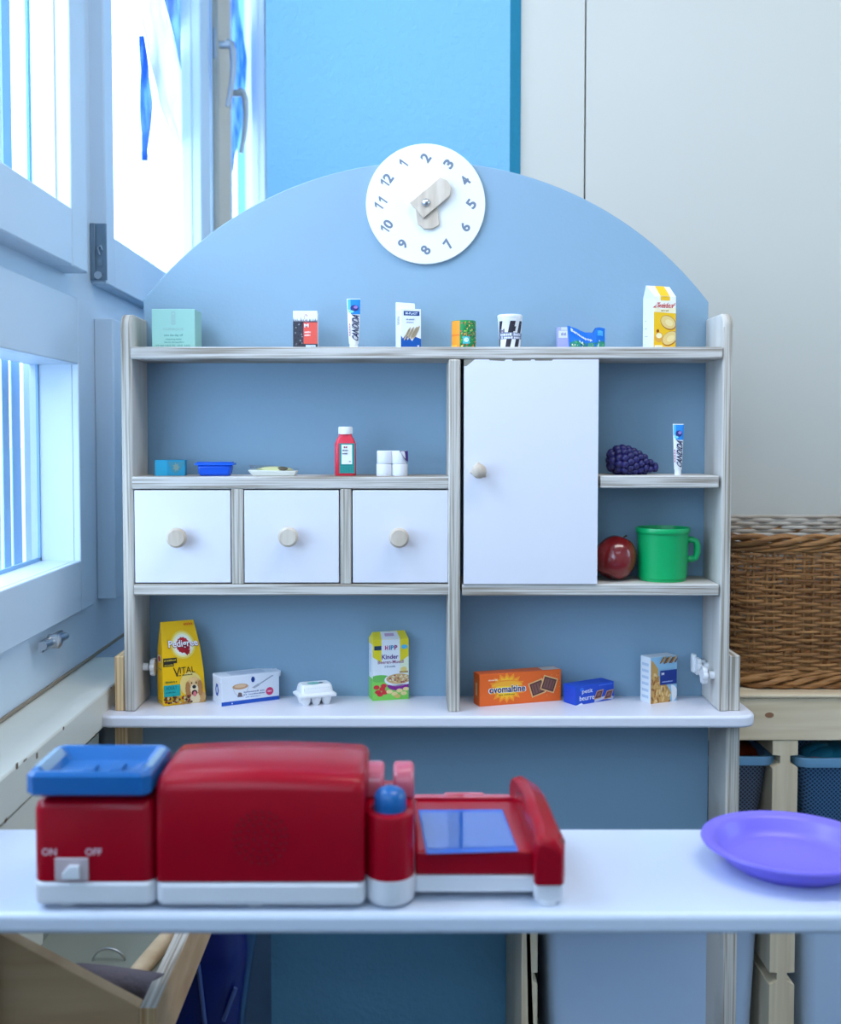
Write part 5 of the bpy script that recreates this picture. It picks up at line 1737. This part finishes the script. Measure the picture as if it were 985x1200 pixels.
# ================================================================== wooden bin at the lower left
bn = thing('wooden_bin', 'open plywood bin with sloping side under the window sill', 'bin', (-.38, 1.3, 0))
def bp_(name, m, mats, **k): return build(name, m, mats, bn, world=True, **k)
Yb = 1.15
c0 = P(163, 1181, Yb); c1 = P(-60, 1063, Yb)
xf = c0.x
m = MB(); m.prism([(c0.x, c0.z), (c1.x, c1.z), (c1.x, 0), (c0.x, 0)], 'y', Yb, Yb + .018); bp_('side_panel', m, 'crate_ply', bevel=.001)
m = MB(); m.prism([(c0.x, c0.z), (c1.x, c1.z), (c1.x, c0.z - .068), (c0.x, c0.z - .068)], 'y', 1.66, 1.678); bp_('side_panel', m, 'crate_ply', bevel=.001)
zf = c0.z
m = MB(); m.prism([(xf + .0002, zf), (xf + .0185, zf), (xf + .0185, zf - .068), (xf + .0002, zf - .068)], 'y', Yb, 1.678)
for i, f in enumerate(m.f):
    c = sum((m.v[k] for k in f), Vector()) / len(f)
    if c.z > zf - .001: m.m[i] = 1
    elif c.y < Yb + .001: m.m[i] = 2
bp_('front_panel', m, ['crate_ply', 'plywood_v', 'plywood_warm_lit'], bevel=.001)
m = MB(); m.box(c1.x, xf, Yb + .018, 1.66, zf - .068, zf - .060); bp_('bottom', m, 'crate_back')
m = MB(); m.prism([(-.492, zf - .06), (-.482, zf - .06), (-.470, CAMZ - .45), (-.480, CAMZ - .45)], 'y', 1.17, 1.43); bp_('back_panel', m, 'sill_paint')
m = MB(); m.prism([(-.492, zf - .06), (-.482, zf - .06), (-.470, CAMZ - .45), (-.480, CAMZ - .45)], 'y', 1.432, 1.66); bp_('back_panel', m, 'crate_back')
# things in the bin: felt roll, stick, wire hook
a, b_ = P(90, 1147, 1.28), P(188, 1160, 1.215)
m = MB(); d = b_ - a
m.tube([a + d * q for q in (-.12, -.06, 0, .3, .7, 1.0, 1.03)], [.010, .015, .0175, .0185, .018, .017, .009], 18)
o = build('felt_roll', m, 'felt_grey', smooth=60); tag(o, 'rolled grey felt lying in the wooden bin', 'felt roll')
a, b_ = P(206, 1088, 1.46), P(166, 1134, 1.345)
m = MB(); m.tube([a + (a - b_) * .3, a, (a + b_) / 2, b_, b_ + (b_ - a) * .3], [.011, .0115, .0115, .011, .010], 14)
o = build('wooden_stick', m, 'pine', smooth=60); tag(o, 'round pale wooden stick lying in the wooden bin', 'stick')
c = P(128, 1127, 1.38)
m = MB(); m.tube([c + Vector((-.021 * math.cos(q * .95) , 0, .017 * math.sin(q) + (0 if q > .1 else -.004))) for q in [k * 2.9 / 14 for k in range(15)]] + [c + Vector((.020, 0, -.012)), c + Vector((.014, 0, -.04))], .0016, 8)
o = build('wire_hook', m, 'steel', smooth=60); tag(o, 'thin curved metal wire hook standing up in the bin', 'hook')

# ================================================================== blue bin behind the counter
t = thing('blue_tub', 'dark blue glossy plastic tub under the left end of the shop', 'tub', (-.33, 1.84, .0))
bx0, bx1 = P(166, 1150, 1.76).x, P(289, 1150, 1.76).x
cx_ = (bx0 + bx1) / 2; w2_ = (bx1 - bx0) / 2
m = MB()
secs = []
for f, zz in ((-.045, .0), (-.04, .01), (-.012, .26), (-.002, .33), (0, .36), (-.004, .395), (-.008, .41)):
    secs.append(([(x + cx_ + .33, y) for x, y in rrect(w2_ + f, .085 + f * .6, .03)], zz))
loft(m, secs)
build('tub_body', m, 'bin_blue', t, smooth=40)
for px0, px1, py0, py1 in ((262, 276, 1196, 1158), (232, 240, 1130, 1200)):
    a, b_ = P(px0, py0, 1.755), P(px1, py1, 1.755)
    m = MB(); m.tube([(a.x + .33, -.085, a.z), (b_.x + .33, -.085, b_.z)], .004, 8); build('ridge', m, 'bin_edge', t, smooth=50)
